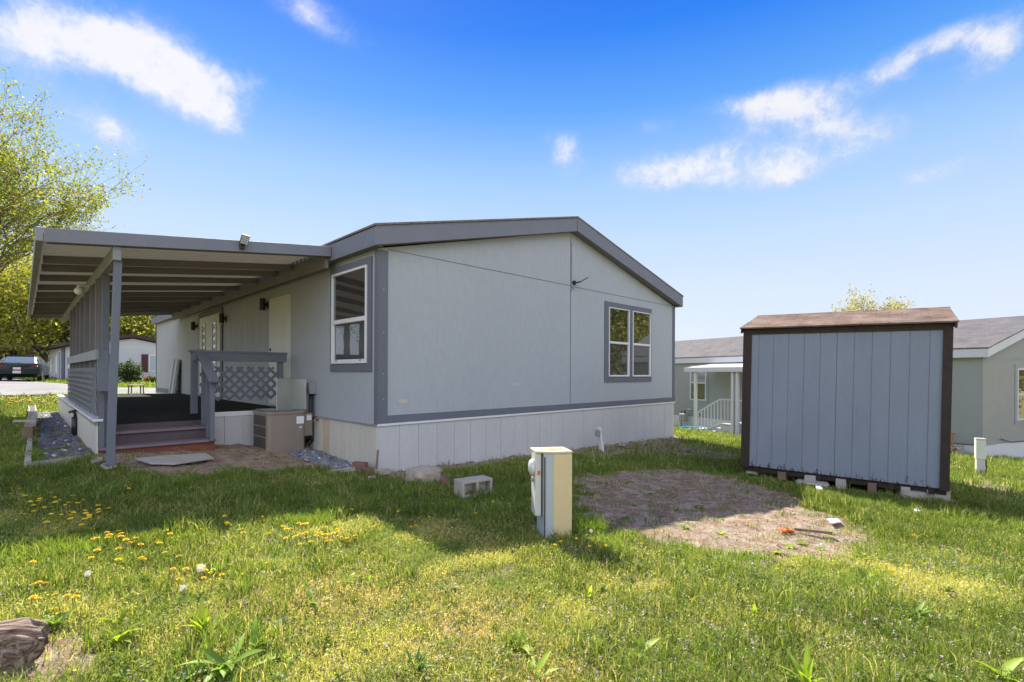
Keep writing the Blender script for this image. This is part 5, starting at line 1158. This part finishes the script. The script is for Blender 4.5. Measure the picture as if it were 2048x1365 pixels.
# ------------------------------------------------------------------ trees
def tree(name, label, loc, H, spread, seed, nleaf, lsz, cols, trunk_h=.25, fork=5, lean=(0, 0), group=None, rad=.16, levels=3, upright=.6, jit=.35):
    R = random.Random(seed); g = MB(); tips = []
    def grow(p, d, L, r, lv):
        n = 4; pts = [p]; rs = [r]; q = p.copy(); dd = d.copy()
        for i in range(n):
            dd = (dd + Vector((R.uniform(-1, 1), R.uniform(-1, 1), R.uniform(-.4, .9) * upright)) * .16).normalized(); q = q + dd * L / n; pts.append(q.copy()); rs.append(max(.004, r * (1 - .5 * (i + 1) / n)))
            if lv <= 1 or (lv == 2 and i > 0): tips.append((q.copy(), lv))
            if lv > 0 and i >= 1:
                for _ in range(2 if lv > 1 else 2):
                    a = R.uniform(0, 2 * PI); side = dd.orthogonal().normalized(); side = (side * math.cos(a) + dd.cross(side) * math.sin(a))
                    nd = (dd * R.uniform(.6, 1.) + side * R.uniform(.5, .95) + Vector((0, 0, upright * .35))).normalized()
                    grow(q.copy(), nd, L * R.uniform(.45, .68), rs[-1] * .6, lv - 1)
        g.tube(pts, rs, 7 if lv > 1 else (5 if lv == 1 else 3), cap=False)
        tips.append((q.copy(), 0))
    base = Vector((0, 0, -.2)); top = Vector((lean[0] * trunk_h * H, lean[1] * trunk_h * H, trunk_h * H))
    g.tube([base, base.lerp(top, .4) + Vector((R.uniform(-.1, .1), R.uniform(-.1, .1), 0)), top], [rad * 1.35, rad * 1.05, rad * .95], 10)
    for k in range(fork):
        a = 2 * PI * k / fork + R.uniform(-.4, .4); o_ = R.uniform(.25, .8) * spread
        d = Vector((math.cos(a) * o_ + lean[0], math.sin(a) * o_ + lean[1], 1.)).normalized(); grow(top.copy(), d, (1 - trunk_h) * H * R.uniform(.48, .66), rad * R.uniform(.45, .7), levels)
    root = thing(name, label, 'tree', loc, 0, group)
    g.build('trunk', M['bark'], root, smooth=True, fixn=False)
    rg = np.random.default_rng(seed); T_ = np.array([tuple(t_[0]) for t_ in tips]); idx = rg.integers(0, len(T_), nleaf); c = T_[idx] + rg.normal(0, jit, (nleaf, 3)) * np.array([1, 1, .8]) * (.35 + rg.random((nleaf, 1)))
    clump = rg.random(len(T_))[idx]
    a = rg.random(nleaf) * 2 * PI; e = (rg.random(nleaf) - .5) * 2.4; U = np.stack([np.cos(a) * np.cos(e), np.sin(a) * np.cos(e), np.sin(e)], 1); W_ = rg.normal(0, 1, (nleaf, 3)); W_ -= (W_ * U).sum(1, keepdims=True) * U; W_ /= np.linalg.norm(W_, axis=1, keepdims=True)
    s_ = (lsz * (.6 + .8 * rg.random(nleaf)))[:, None]; P = np.stack([c, c + U * s_ * .5 + W_ * s_ * .36, c + U * s_, c + U * s_ * .5 - W_ * s_ * .36], 1)
    f = np.clip(clump * .7 + rg.random(nleaf) * .5 - .1, 0, 1); cc = cmix(cols[0], cols[1], f); m_ = rg.random(nleaf) < .15; cc[m_] = np.array(cols[2])[None]
    cc = cc * (.75 + .5 * rg.random(nleaf))[:, None]
    bq = (np.arange(nleaf) * 4)[:, None]; fast_mesh('crown', P.reshape(-1, 3), bq + [0, 1, 2, 3], M['leaf'], np.repeat(cc[:, None], 4, 1).reshape(-1, 3), parent=root)
    return root
def at(px, Yd, dz=0):
    r = ray(px, 746); return (r[0] * Yd, Yd, float(ground(r[0] * Yd, Yd)) + dz)
YG = ((.14, .2, .035), (.32, .36, .06), (.28, .18, .04))
tree('maple_tree', 'tall airy spring tree with sparse yellow green leaves at the left edge', at(-150, 17.5), 9.4, .8, 4, 40000, .09, YG, .1, 8, (.15, 0), None, .14, 3, .7, .16)
BG = ((.17, .21, .04), (.36, .36, .05), (.28, .27, .1))
for k, (px, Yd, H_, lab) in enumerate(((105, 40, 9.0, 'yellow green tree behind the white mobile home, right of the parked car'), (15, 50, 11, 'broad yellow green tree behind the parked car'), (280, 50, 12, 'tree with a dark trunk rising behind the gable of the white home'), (215, 58, 13, 'hazy yellow green tree behind the left part of the white gable'), (335, 60, 13, 'hazy yellow green tree behind the right part of the white gable'), (60, 66, 12, 'farthest yellow green tree between the two trees behind the parked car'))):
    tree('deciduous_tree', lab, at(px, Yd), H_, 1.3, 20 + k, 34000, .23, BG, .1 if k != 2 else .3, 8, (0, 0), 'trees beyond the white mobile home', .2 if k != 2 else .4, 3, .1, 1.1)
SG = ((.28, .28, .11), (.42, .39, .16), (.32, .27, .13))
tree('deciduous_tree', 'pale yellow tree top peeking over the garden shed roof', at(1740, 58, .2), 12.7, .8, 61, 15000, .2, SG, .3, 5, (0, 0), None, .2, 2, .7, .5)
RG = ((.13, .16, .03), (.3, .3, .05), (.24, .2, .06))
for k, (x, y, H_, lab) in enumerate(((39, 20, 13, 'olive tree beyond the grey neighbouring home, mirrored in the gable window'), (44, 13, 12, 'larger olive tree beyond the neighbouring home, mirrored in the gable window'))):
    tree('deciduous_tree', lab, (x, y, -1.6), H_, 1.3, 70 + k, 45000, .26, RG, .1, 8, (0, 0), None, .25, 3, .1, 1.)

# ------------------------------------------------------------------ neighbouring grey home
N0 = np.array([12.78, 13.55]); ne = np.array([.888, .459]); NR = math.atan2(ne[1], ne[0])
def nl(a, s): w_ = N0 + ne * a + np.array([-ne[1], ne[0]]) * s; return (float(w_[0]), float(w_[1]))
nz0, nz1, NW, NL = -.556, 1.888, 8.4, 17.5
nh = thing('manufactured_home', 'sage grey neighbouring home with white trim and grey shingle roof', 'house', (N0[0], N0[1], 0), NR)
sl2 = .262
g = MB(); g.prism([(0, nz0), (NW, nz0), (NW, nz1), (NW / 2, nz1 + sl2 * NW / 2), (0, nz1)], 'y', 0, NL); g.build('wall', M['n_wall'], nh)
g = MB(); g.box(.0, 2.6, -.004, .003, nz0 + .002, nz1 - .01); g.box(2.6, NW, -.004, .003, nz0 + .002, nz1 - .01); g.build('gable_siding', M['n_wall_tan'], nh)
g = MB(); g.box(.02, NW, -.008, -.0045, nz1 - .045, nz1 - .03); g.build('panel_seam', M['n_wall'], nh)
g = MB(); g.box(-.03, NW + .03, -.03, -.001, -1.7, nz0); g.box(-.03, -.001, -.0005, NL, -2., nz0); g.build('skirting', M['n_trim'], nh)
for s_ in (0, 1):
    g = MB(); xa = -.2 if s_ == 0 else NW + .2; za = nz1 - .03 + .235; zm = za + sl2 * (NW / 2 + .2)
    g.prism([(xa, za), (NW / 2, zm), (NW / 2, zm + .03), (xa, za + .03)], 'y', -.2, NL + .2); g.build('roof_shingles', M['shingle_n'], nh)
g = MB(); g.box(-.18, -.15, -.149, NL + .15, nz1 - .03, nz1 + .2)
g.prism([(-.18, nz1 - .03), (NW / 2, nz1 - .03 + sl2 * (NW / 2 + .18)), (NW + .18, nz1 - .03), (NW + .18, nz1 + .2), (NW / 2, nz1 + .2 + sl2 * (NW / 2 + .18)), (-.18, nz1 + .2)], 'y', -.18, -.15); g.build('fascia', M['n_trim'], nh)
g = MB(); g.box(-.149, -.001, -.149, NL, nz1 - .028, nz1 - .01); g.build('soffit', M['n_trim'], nh)
g = MB(); xx = 1.5; zk = nz1 + .235 + sl2 * (xx + .2); Mx = Matrix.Translation((xx, 1.9, zk + .04)) @ Euler((0, -math.atan(sl2), 0)).to_matrix().to_4x4(); g.box(-.32, .32, -.3, .3, 0, .09, M=Mx); g.build('skylight', M['n_trim'], nh, bevel=.01)
g = MB(); g.tube([(2.6, 2.9, nz1 + .8), (2.6, 2.9, nz1 + 1.15)], .06, 8); g.build('vent_pipe', M['black'], nh)
def nwin(plane, u0, u1, z0, z1, tr):
    wn = bpy.data.objects.new('window', None); link(wn, nh)
    g = MB(); ring(g, plane, u0 - .1, u1 + .1, z0 - .1, z1 + .1, .099, -.024, .002); g.build('trim', tr, wn)
    g = MB(); ring(g, plane, u0, u1, z0, z1, .05, -.05, .002); zm = (z0 + z1) / 2
    if plane == 'y': g.box(u0 + .0505, u1 - .0505, -.045, .001, zm - .025, zm + .025)
    else: g.box(-.045, .001, u0 + .0505, u1 - .0505, zm - .025, zm + .025)
    g.build('frame', M['n_trim'], wn)
    for nm, a_, b_, mt in (('upper_pane', zm + .026, z1 - .05, M['glass']), ('lower_pane', z0 + .05, zm - .026, M['glass_low'])):
        g = MB()
        if plane == 'y': g.box(u0 + .05, u1 - .05, -.015, .0015, a_, b_)
        else: g.box(-.015, .0015, u0 + .05, u1 - .05, a_, b_)
        g.build(nm, mt, wn)
    return wn
nwin('y', 2.12, 3.1, .06, 1.58, M['n_wall'])
wn = nwin('x', 9.3, 10.2, .2, 1.75, M['n_wall'])
g = MB()
for k in range(12): g.box(-.0175, -.0155, 9.36, 10.14, 1.01 + k * .055, 1.035 + k * .055)
g.build('blinds', M['curtain'], wn)
g = MB(); g.tube([(1.0, -.05, nz0 + .15), (1.6, -.07, nz0 + .02), (2.6, -.06, nz0 + .0), (3.6, -.06, nz0 + .08), (5, -.06, nz0 + .2)], .012, 5); g.tube([(-.05, 2.6, nz0 + .15), (-.05, 1.2, nz0 - .02), (-.05, .1, nz0 + .02)], .01, 5); g.build('cable', M['black'], nh)
# porch of the neighbour
po = thing('porch', 'white porch with flat awning, pale posts, steps and baluster railing on the grey home', 'porch', (N0[0], N0[1], 0), NR)
za = 1.6
g = MB(); g.prism([(-1.75, za - .02), (-.15, za + .16), (-.15, za + .2), (-1.75, za + .03)], 'y', 4.4, 8.85); g.build('awning', M['n_trim'], po)
g = MB(); g.box(-1.79, -1.751, 4.36, 8.89, za - .14, za + .035); g.box(-1.75, -.15, 8.8505, 8.89, za - .14, za + .05); g.build('awning_edge', M['n_trim'], po)
for s_ in (8.43, 6.65, 6.45, 4.6):
    x_, y_ = nl(-1.62, s_); g = MB(); g.box(-1.67, -1.57, s_ - .05, s_ + .05, ground(x_, y_) - .05, za - .02); g.build('post', pm('pale_sage_post', (.6, .63, .58), (.55, .58, .53), 4, .5) if s_ > 8 else M['n_trim'], po)
g = MB(); g.box(-1.5, -.05, 4.5, 7.3, -1.6, nz0 - .03); g.build('platform', M['n_trim'], po); g = MB(); g.box(-1.53, -.03, 4.47, 7.33, nz0 - .0295, nz0 + .01); g.build('floor', M['ped_grey'], po)
g = MB()
for k in range(3): g.box(-1.45, -.5, 7.301 + k * .27, 7.3 + (k + 1) * .27, -1.7, nz0 - .03 - (k + 1) * .15)
g.build('steps', M['n_trim'], po)
rl = bpy.data.objects.new('railing', None); link(rl, po)
g = MB(); g.bar((-1.52, 4.6, nz0 + .95), (-1.52, 7.3, nz0 + .95), .05, .05); g.bar((-1.52, 7.3, nz0 + .95), (-1.52, 8.55, nz0 + .3), .05, .05); g.bar((-1.52, 4.6, nz0 + .08), (-1.52, 7.3, nz0 + .08), .04, .04); g.bar((-1.52, 7.3, nz0 + .08), (-1.52, 8.5, nz0 - .6), .04, .04); g.build('rail', M['n_trim'], rl)
for k in range(24):
    y = 4.7 + k * .16; zt = nz0 + .93 if y < 7.3 else nz0 + .93 - (y - 7.3) * .52; zb_ = nz0 + .08 if y < 7.3 else nz0 + .08 - (y - 7.3) * .56
    g = MB(); g.box(-1.535, -1.505, y - .018, y + .018, zb_, zt); g.build('baluster', M['n_trim'], rl)
# gas meter by the neighbour
x_, y_ = nl(-.35, 10.3)
gm = thing('gas_meter', 'grey gas meter with looping pipes against the neighbouring skirting', 'gas meter', (x_, y_, float(ground(x_, y_))), NR)
g = MB(); g.box(-.12, .12, -.16, .16, .35, .72); g.build('meter_body', M['grey_box'], gm, bevel=.04)
g = MB(); g.tube([(0, .12, -.05), (0, .12, .8), (0, .02, .88), (0, -.08, .8), (0, -.1, .7)], .022, 6); g.tube([(0, -.12, .7), (0, -.12, .92), (0, -.5, .92), (.1, -.9, .7)], .02, 6); g.tube([(0, -.2, .1), (0, -1., .1), (0, -1., -.1)], .02, 6); g.build('pipe', M['black'], gm, smooth=True)
x_, y_ = nl(-1.2, 8.9); t = thing('plastic_basin', 'small bright blue plastic basin beside the porch post', 'basin', (x_, y_, float(ground(x_, y_))))
g = MB(); g.lathe([(.42, 0), (.5, .14), (.53, .15), (.5, .12), (.4, .03)], 20); g.build('basin', M['blue_tarp'], t)
weed(1361, 862, 14, .3, .05, 'small leafy bush at the foot of the gas meter', 1.1, G2, 120, 'small_bush')
x_, y_ = nl(-.25, .55); p = np.array([x_, y_]); t = thing('garden_tap', 'thin garden tap with a coil of dry stalks against the neighbouring skirting', 'tap', (x_, y_, float(ground(x_, y_))), NR)
g = MB(); g.tube([(0, 0, 0), (0, 0, .62)], .02, 6); g.tube([(0, -.06, .6), (0, .06, .62)], .025, 6); g.build('pipe', M['copper'], t)
g = MB()
for k in range(26): a = random.uniform(0, 6.3); g.tube([(0, 0, 0), (.1 * math.cos(a), .12 * math.sin(a), .22), (.2 * math.cos(a), .25 * math.sin(a), random.uniform(.1, .35))], .008, 3)
g.build('dry_stalks', M['board_brown'], t)

# ------------------------------------------------------------------ white home far left
W0 = np.array([-28.2, 32.]); we = np.array([.66, .751]); WR = math.atan2(we[1], we[0])
wh = thing('mobile_home', 'long white mobile home with lap siding, maroon shutters and dark brown roof edge', 'house', (W0[0], W0[1], 0), WR)
wb, wt, WW, WL = .45, 3.02, 6.3, 17.
g = MB(); g.prism([(0, wb), (WW, wb), (WW, wt), (WW / 2, wt + .62), (0, wt)], 'y', 0, WL); g.build('wall', M['far_white'], wh)
lap = pm('lap_shadow_line', (.5, .52, .57), None, 3, .6)
g = MB(); k = 0
while wb + .3 + k * .21 < wt: z = wb + .3 + k * .21; g.box(.1, WW - .1, -.02, -.001, z, z + .012); g.box(-.02, -.001, .1, WL - .1, z, z + .012); k += 1
g.build('siding_lap', lap, wh)
g = MB(); g.prism([(-.35, wt - .02), (WW / 2, wt + .7), (WW + .35, wt - .02), (WW + .35, wt + .2), (WW / 2, wt + .93), (-.35, wt + .2)], 'y', -.25, WL + .2); g.build('roof', M['far_roof'], wh)
for a0, a1, sh_l in ((4.05, 5.6, 1), (.9, 1.7, 0)):
    wn = bpy.data.objects.new('window', None); link(wn, wh)
    g = MB(); ring(g, 'y', a0, a1, 1.35, 2.55, .07, -.05, -.001); g.build('frame', M['white'], wn); g = MB(); g.box(a0 + .07, a1 - .07, -.02, -.001, 1.42, 2.48); g.build('pane', M['curtain'], wn)
    for x0 in ((a0 - .42,) if a0 > 3 else (a0 - .42, a1 + .03)): g = MB(); g.box(x0, x0 + .38, -.05, -.021, 1.33, 2.57); g.build('shutter', M['maroon'], wn)
for s0, s1, z0, z1, nm in ((1.0, 1.7, 1.2, 2.5, 'window'), (6.3, 7.2, .8, 2.6, 'window'), (9., 10.4, 1.3, 2.5, 'window'), (12, 13.2, 1.3, 2.5, 'window')):
    wn = bpy.data.objects.new(nm, None); link(wn, wh)
    g = MB(); ring(g, 'x', s0, s1, z0, z1, .07, -.05, -.001); g.build('frame', M['white'], wn); g = MB(); g.box(-.03, -.0205, s0 + .07, s1 - .07, z0 + .07, z1 - .07); g.build('pane', M['glass_low'], wn)
g = MB(); g.box(-.04, -.0205, 2.9, 4.3, wb, wt - .05); g.build('recess', pm('slate_blue_panel', (.09, .1, .16), None, 2, .6), wh)
g = MB(); g.box(-.05, -.0205, 5.2, 6.0, .75, 2.75); g.build('door', M['curtain'], wh)
def bush(px, py, r, h, label, cols, seed, n=2600, lsz=.09):
    p = gp(px, py); rg = np.random.default_rng(seed); t = thing('bush', label, 'bush', tuple(p))
    g = MB()
    for k in range(9): a = rg.uniform(0, 6.3); g.tube([(0, 0, 0), (r * .5 * math.cos(a), r * .5 * math.sin(a), h * .5), (r * .8 * math.cos(a), r * .8 * math.sin(a), h * .85)], [.03, .02, .008], 4)
    g.build('stem', M['bark'], t)
    c = rg.normal(0, 1, (n, 3)); c /= np.linalg.norm(c, axis=1, keepdims=True); c *= (rg.random((n, 1)) ** .4) * (1 + .25 * np.sin(c[:, :1] * 7 + 1) * np.cos(c[:, 1:2] * 6)); c = c * np.array([r, r, h * .52]) + np.array([0, 0, h * .52])
    a = rg.random(n) * 6.3; e = (rg.random(n) - .5) * 2; U = np.stack([np.cos(a) * np.cos(e), np.sin(a) * np.cos(e), np.sin(e)], 1); W_ = np.cross(U, rg.normal(0, 1, (n, 3))); W_ /= np.linalg.norm(W_, axis=1, keepdims=True)
    s_ = lsz * (.6 + .8 * rg.random((n, 1))); P = np.stack([c, c + U * s_ * .5 + W_ * s_ * .4, c + U * s_, c + U * s_ * .5 - W_ * s_ * .4], 1); cc = cmix(cols[0], cols[1], rg.random(n)); bq = (np.arange(n) * 4)[:, None]
    fast_mesh('foliage', P.reshape(-1, 3), bq + [0, 1, 2, 3], M['leaf'], np.repeat(cc[:, None], 4, 1).reshape(-1, 3), parent=t); return t
bush(256, 767, .68, 1.2, 'dark green bush in front of the white gable wall', ((.03, .05, .02), (.07, .11, .03)), 5)
bush(299, 766, .3, .4, 'low plant with orange flowers under the shuttered window', ((.05, .07, .02), (.4, .12, .03)), 6, 500)
bush(310, 767, .35, .35, 'low dark plant right of the orange flowers', ((.03, .05, .02), (.06, .09, .03)), 7, 500)
p = gp(275, 766); t = thing('planter', 'small round grey planter pot right of the dark bush', 'planter', tuple(p)); g = MB(); g.lathe([(.16, 0), (.24, .3), (.26, .32), (.22, .33), (.1, .28)], 14); g.build('pot', M['conduit'], t)
# carports beyond the car
c1 = thing('carport', 'pale flat roofed carport on white posts behind the parked car', 'carport', at(15, 46), WR)
g = MB(); g.box(-3, 3.2, -6, 5, 2.25, 2.4); g.build('roof', M['tan_plastic'], c1)
for x in (-2.9, 3.1):
    for y in (-5.9, 0, 4.9): g = MB(); g.box(x - .05, x + .05, y - .05, y + .05, -.2, 2.25); g.build('post', M['white'], c1)
g = MB(); g.prism([(-3, 2.4), (3.2, 2.4), (.1, 2.9)], 'y', 3, 5); g.build('gable', M['tan_plastic'], c1)
c2 = thing('mobile_home', 'distant tan home with a pale roof between the carport and the white mobile home', 'house', at(38, 54), WR)
g = MB(); g.box(-2, 4, -4, 8, -.2, 2.3); g.build('wall', M['skirt_tan'], c2); g = MB(); g.prism([(-2.3, 2.301), (4.3, 2.301), (4.3, 2.4), (1, 3.0), (-2.3, 2.4)], 'y', -4.3, 8.3); g.build('roof', M['n_trim'], c2)
g = MB(); g.box(.5, 1.8, -4.03, -4.001, .8, 1.8); g.build('window', M['glass_low'], c2)
# parked car
cp = at(34, 26.6); car = thing('parked_car', 'dark green sedan seen from behind, parked on the pale drive', 'car', (cp[0], cp[1], cp[2] + .05), math.radians(37))
CLn, CW = 4.7, .9
def loft(mb, st, mi=0):
    n = len(st[0][1]); vs = []; fs = []
    for y, sec in st: vs += [(x, y, z) for x, z in sec]
    for i in range(len(st) - 1):
        for k in range(n): fs.append((i * n + k, i * n + (k + 1) % n, (i + 1) * n + (k + 1) % n, (i + 1) * n + k))
    fs += [tuple(reversed(range(n))), tuple(range((len(st) - 1) * n, len(st) * n))]; mb.add(vs, fs, mi)
def bsec(w_, zb_, zt, tr=.12): return [(-w_ * .88, zb_), (w_ * .88, zb_), (w_, zb_ + .12), (w_ * 1.01, (zb_ + zt) / 2), (w_ * .97, zt - .1), (w_ * .86, zt), (-w_ * .86, zt), (-w_ * .97, zt - .1), (-w_ * 1.01, (zb_ + zt) / 2), (-w_, zb_ + .12)]
g = MB(); loft(g, [(0, bsec(.8, .36, .82)), (.06, bsec(.86, .26, .95)), (.25, bsec(.9, .22, 1.0)), (1.2, bsec(.91, .2, .97)), (3.3, bsec(.91, .2, .93)), (4.3, bsec(.86, .22, .82)), (4.62, bsec(.78, .3, .62)), (4.7, bsec(.7, .36, .55))]); g.build('body', M['car'], car, bevel=.01, smooth=True)
def csec(w_, z0, z1, w2): return [(-w_, z0), (w_, z0), (w2, z1 - .05), (w2 * .85, z1), (-w2 * .85, z1), (-w2, z1 - .05)]
g = MB(); loft(g, [(.55, csec(.78, .9, .99, .74)), (1.25, csec(.8, .9, 1.33, .62)), (1.7, csec(.8, .9, 1.39, .6)), (2.5, csec(.8, .9, 1.38, .6)), (3.35, csec(.78, .88, .95, .74))]); g.build('window', M['car_glass'], car, smooth=False)
g = MB(); g.prism([(-.56, 1.375), (.56, 1.375), (.5, 1.41), (-.5, 1.41)], 'y', 1.35, 2.5); g.build('roof', M['car'], car, bevel=.01)
g = MB(); g.bar((-.66, 1.22, 1.33), (-.77, .58, .98), .05, .05); g.bar((.66, 1.22, 1.33), (.77, .58, .98), .05, .05); g.build('pillar', M['car'], car)
for s_ in (-1, 1):
    g = MB(); g.box(s_ * .5, s_ * .82, -.03, .1, .74, .83); g.build('tail_light', M['tail'], car, bevel=.02)
g = MB(); g.box(-.83, .83, -.07, .12, .36, .58); g.build('bumper', M['car'], car, bevel=.03)
g = MB(); g.box(-.15, .15, -.05, -.031, .62, .74) ; g.box(-.16, .16, -.085, -.0705, .42, .56); g.build('number_plate', M['plate'], car)
for y in (.85, 3.7):
    for s_ in (-1, 1):
        wl = bpy.data.objects.new('wheel', None); link(wl, car)
        g = MB(); g.tube([(s_ * .72, y, .31), (s_ * .9, y, .31)], .31, 20); g.build('tyre', M['tyre'], wl, bevel=.02); g = MB(); g.tube([(s_ * .9, y, .31), (s_ * .912, y, .31)], .19, 12); g.build('rim', M['rim'], wl)

# ------------------------------------------------------------------ camera
cam = bpy.data.cameras.new('camera'); co = bpy.data.objects.new('camera', cam); link(co); bpy.context.scene.camera = co
co.location = (0, 0, CZ); co.rotation_euler = (Matrix.Rotation(PI / 2, 4, 'X') @ Matrix.Rotation(ROLL, 4, 'Z')).to_euler()
cam.sensor_width = 36; cam.lens = 36 * F / 2048; cam.shift_y = (HY - 682.5) / 2048; cam.clip_end = 3000; cam.clip_start = .05

# ------------------------------------------------------------------ light and sky
SUN_EL, SUN_AZ = math.radians(44.8), math.radians(-25.5)     # azimuth from +Y, negative = left
sd = Vector((math.sin(SUN_AZ) * math.cos(SUN_EL), math.cos(SUN_AZ) * math.cos(SUN_EL), math.sin(SUN_EL)))
sl = bpy.data.lights.new('sun', 'SUN'); so = bpy.data.objects.new('sun', sl); link(so); so.rotation_euler = (-sd).to_track_quat('-Z', 'Y').to_euler(); so.location = (-10, 20, 20)
sl.energy = 5.0; sl.angle = math.radians(.6); sl.color = (1., .94, .82)
wd_ = bpy.data.worlds.new('World'); bpy.context.scene.world = wd_; wd_.use_nodes = True; t = NT(wd_.node_tree); bg = wd_.node_tree.nodes['Background']
tc = t.new('ShaderNodeTexCoord'); vec = tc.outputs['Generated']; sx = t.new('ShaderNodeSeparateXYZ'); t.l.new(vec, sx.inputs[0]); vx, vy, vz = sx.outputs
el = t.math('ARCSINE', vz); az = t.math('ARCTAN2', vx, vy)
sky = t.new('ShaderNodeTexSky', sky_type='NISHITA'); sky.sun_disc = False; sky.sun_elevation = SUN_EL; sky.sun_rotation = SUN_AZ; sky.air_density = 1.; sky.dust_density = .4; sky.ozone_density = 2.
def lin(r, g_, b_): return tuple(((c / 255) / 12.92 if c / 255 <= .04045 else ((c / 255 + .055) / 1.055) ** 2.4) for c in (r, g_, b_))
elf = t.math('DIVIDE', el, math.radians(60.), clamp=True)
KEY = [(0., (232, 238, 250)), (.06, (226, 236, 251)), (.14, (220, 233, 252)), (.24, (200, 224, 253)), (.34, (168, 208, 253)), (.46, (96, 168, 252)), (.57, (34, 130, 247)), (.68, (6, 104, 238)), (1., (20, 90, 205))]
gr = t.ramp(elf, [(p_, lin(*c)) for p_, c in KEY])
# clouds: blobs in azimuth / elevation broken up by noise on the direction
def pxdir(px, py): r = ray(px, py); return math.atan2(r[0], r[1]), math.asin(r[2] / np.linalg.norm(r))
nz = t.noise(8.5, vec, 14, .66, .15); nzf = t.noise(30, vec, 10, .7, .2); nn = t.math('ADD', t.math('MULTIPLY', t.math('SUBTRACT', nz, .5), 3.4), t.math('MULTIPLY', t.math('SUBTRACT', nzf, .5), 1.5))
BL = [((50, 95), (150, 62), 12, 1.), ((200, 85), (220, 84), -6, 1.15), ((340, 135), (150, 90), -12, 1.1), ((400, 200), (100, 62), -30, .85), ((495, 165), (90, 40), 5, .6), ((430, 240), (80, 36), -20, .4),
 ((620, 25), (150, 52), -18, .75), ((150, 235), (170, 55), -12, .85), ((250, 280), (60, 40), -30, .4),
 ((1590, 205), (190, 52), 3, .95), ((1700, 255), (140, 44), -10, .9), ((1490, 210), (110, 32), -6, .75), ((1790, 132), (85, 42), 10, .9), ((1865, 215), (45, 32), 0, .3),
 ((1310, 350), (180, 48), -3, .85), ((1460, 345), (180, 50), 2, .9), ((1590, 352), (110, 36), 4, .75), ((1430, 300), (170, 36), 10, .5), ((2000, 85), (120, 70), 38, 1.3), ((1890, 78), (70, 32), 5, .8),
 ((1130, 300), (44, 50), 20, 1.), ((1085, 268), (40, 20), 0, .25), ((1880, 345), (150, 34), 5, .8), ((2045, 258), (40, 30), 0, .6), ((1310, 250), (50, 24), 0, .55), ((850, 425), (160, 28), 8, .55), ((1700, 300), (200, 40), 4, .35), ((900, 560), (500, 40), 3, .12), ((1650, 640), (700, 60), 0, .3)]
# unseen clouds added overhead and behind the camera to lift the ambient light
FILL_CLOUDS = [(150, 35, 34, 17, 1.5), (-150, 30, 34, 16, 1.5), (105, 38, 24, 13, 1.3), (-108, 32, 24, 13, 1.3), (180, 60, 60, 16, 1.4), (80, 62, 36, 9, 1.1), (-75, 58, 26, 8, 1.), (125, 13, 26, 9, 1.3), (-130, 12, 26, 9, 1.3), (178, 16, 26, 10, 1.3)]
acc = None; white = None
def blob(a0, e0, ra, re, rot, amp):
    da = t.math('MULTIPLY', t.math('SUBTRACT', az, a0), math.cos(e0)); de = t.math('SUBTRACT', el, e0); c_, s_ = math.cos(rot), math.sin(rot)
    u_ = t.math('DIVIDE', t.math('ADD', t.math('MULTIPLY', da, c_), t.math('MULTIPLY', de, s_)), ra); v_ = t.math('DIVIDE', t.math('SUBTRACT', t.math('MULTIPLY', de, c_), t.math('MULTIPLY', da, s_)), re)
    d2 = t.math('ADD', t.math('MULTIPLY', u_, u_), t.math('MULTIPLY', v_, v_))
    return t.math('MULTIPLY', t.math('EXPONENT', t.math('MULTIPLY', d2, -1.2)), amp)
for (px, py), (rx, ry), rot, amp in BL:
    a0, e0 = pxdir(px, py); a1, e1 = pxdir(px + rx, py); a2, e2 = pxdir(px, py - ry)
    o_ = blob(a0, e0, abs(a1 - a0) * math.cos(e0), max(.02, abs(e2 - e0)), math.radians(rot) * .8, amp); acc = o_ if acc is None else t.math('ADD', acc, o_)
for a_, e_, ra, re, amp in FILL_CLOUDS: acc = t.math('ADD', acc, blob(math.radians(a_), math.radians(e_), math.radians(ra), math.radians(re), 0, amp))
dens = t.math('ADD', acc, t.math('MULTIPLY', nn, t.math('MULTIPLY_ADD', t.math('MINIMUM', acc, .75), .85, .05)))
cl = t.math('SMOOTH_MIN', 1., 1., 1.) if 0 else None
mr = t.new('ShaderNodeMapRange'); mr.interpolation_type = 'SMOOTHERSTEP'; mr.inputs['From Min'].default_value = .18; mr.inputs['From Max'].default_value = 1.75; t.l.new(dens, mr.inputs['Value']); cl = mr.outputs[0]
ccol = t.ramp(t.math('MULTIPLY_ADD', nzf, .9, t.math('MULTIPLY_ADD', cl, .6, -.28)), [(0., lin(186, 208, 250)), (.45, lin(222, 228, 248)), (.75, lin(250, 248, 250))])
vis = t.mix(t.math('MULTIPLY', cl, .97), gr, ccol)
vis10 = t.mix(1., vis, (3.72, 3.72, 3.72, 1), 'MULTIPLY'); vis10.node.clamp_result = False
# added clouds behind the camera, over-brightened as unseen fill for shaded faces
cloud_fill = t.math('MULTIPLY_ADD', t.math('MULTIPLY', t.math('MULTIPLY', vy, -1., clamp=True), cl), 2.9, 1.0)
vm = t.new('ShaderNodeVectorMath', operation='SCALE'); t.l.new(vis10, vm.inputs[0]); t.l.new(cloud_fill, vm.inputs['Scale'])
fin = t.mix(.05, vm.outputs[0], sky.outputs[0]); t.l.new(fin, bg.inputs['Color']); bg.inputs['Strength'].default_value = .1

sc = bpy.context.scene
sc.view_settings.view_transform = 'Standard'; sc.view_settings.look = 'None'; sc.view_settings.exposure = 1.42; sc.view_settings.gamma = 1.
sc.render.engine = 'CYCLES'; sc.cycles.max_bounces = 8; sc.cycles.transparent_max_bounces = 4
try: sc.cycles.use_denoising = True
except Exception: pass
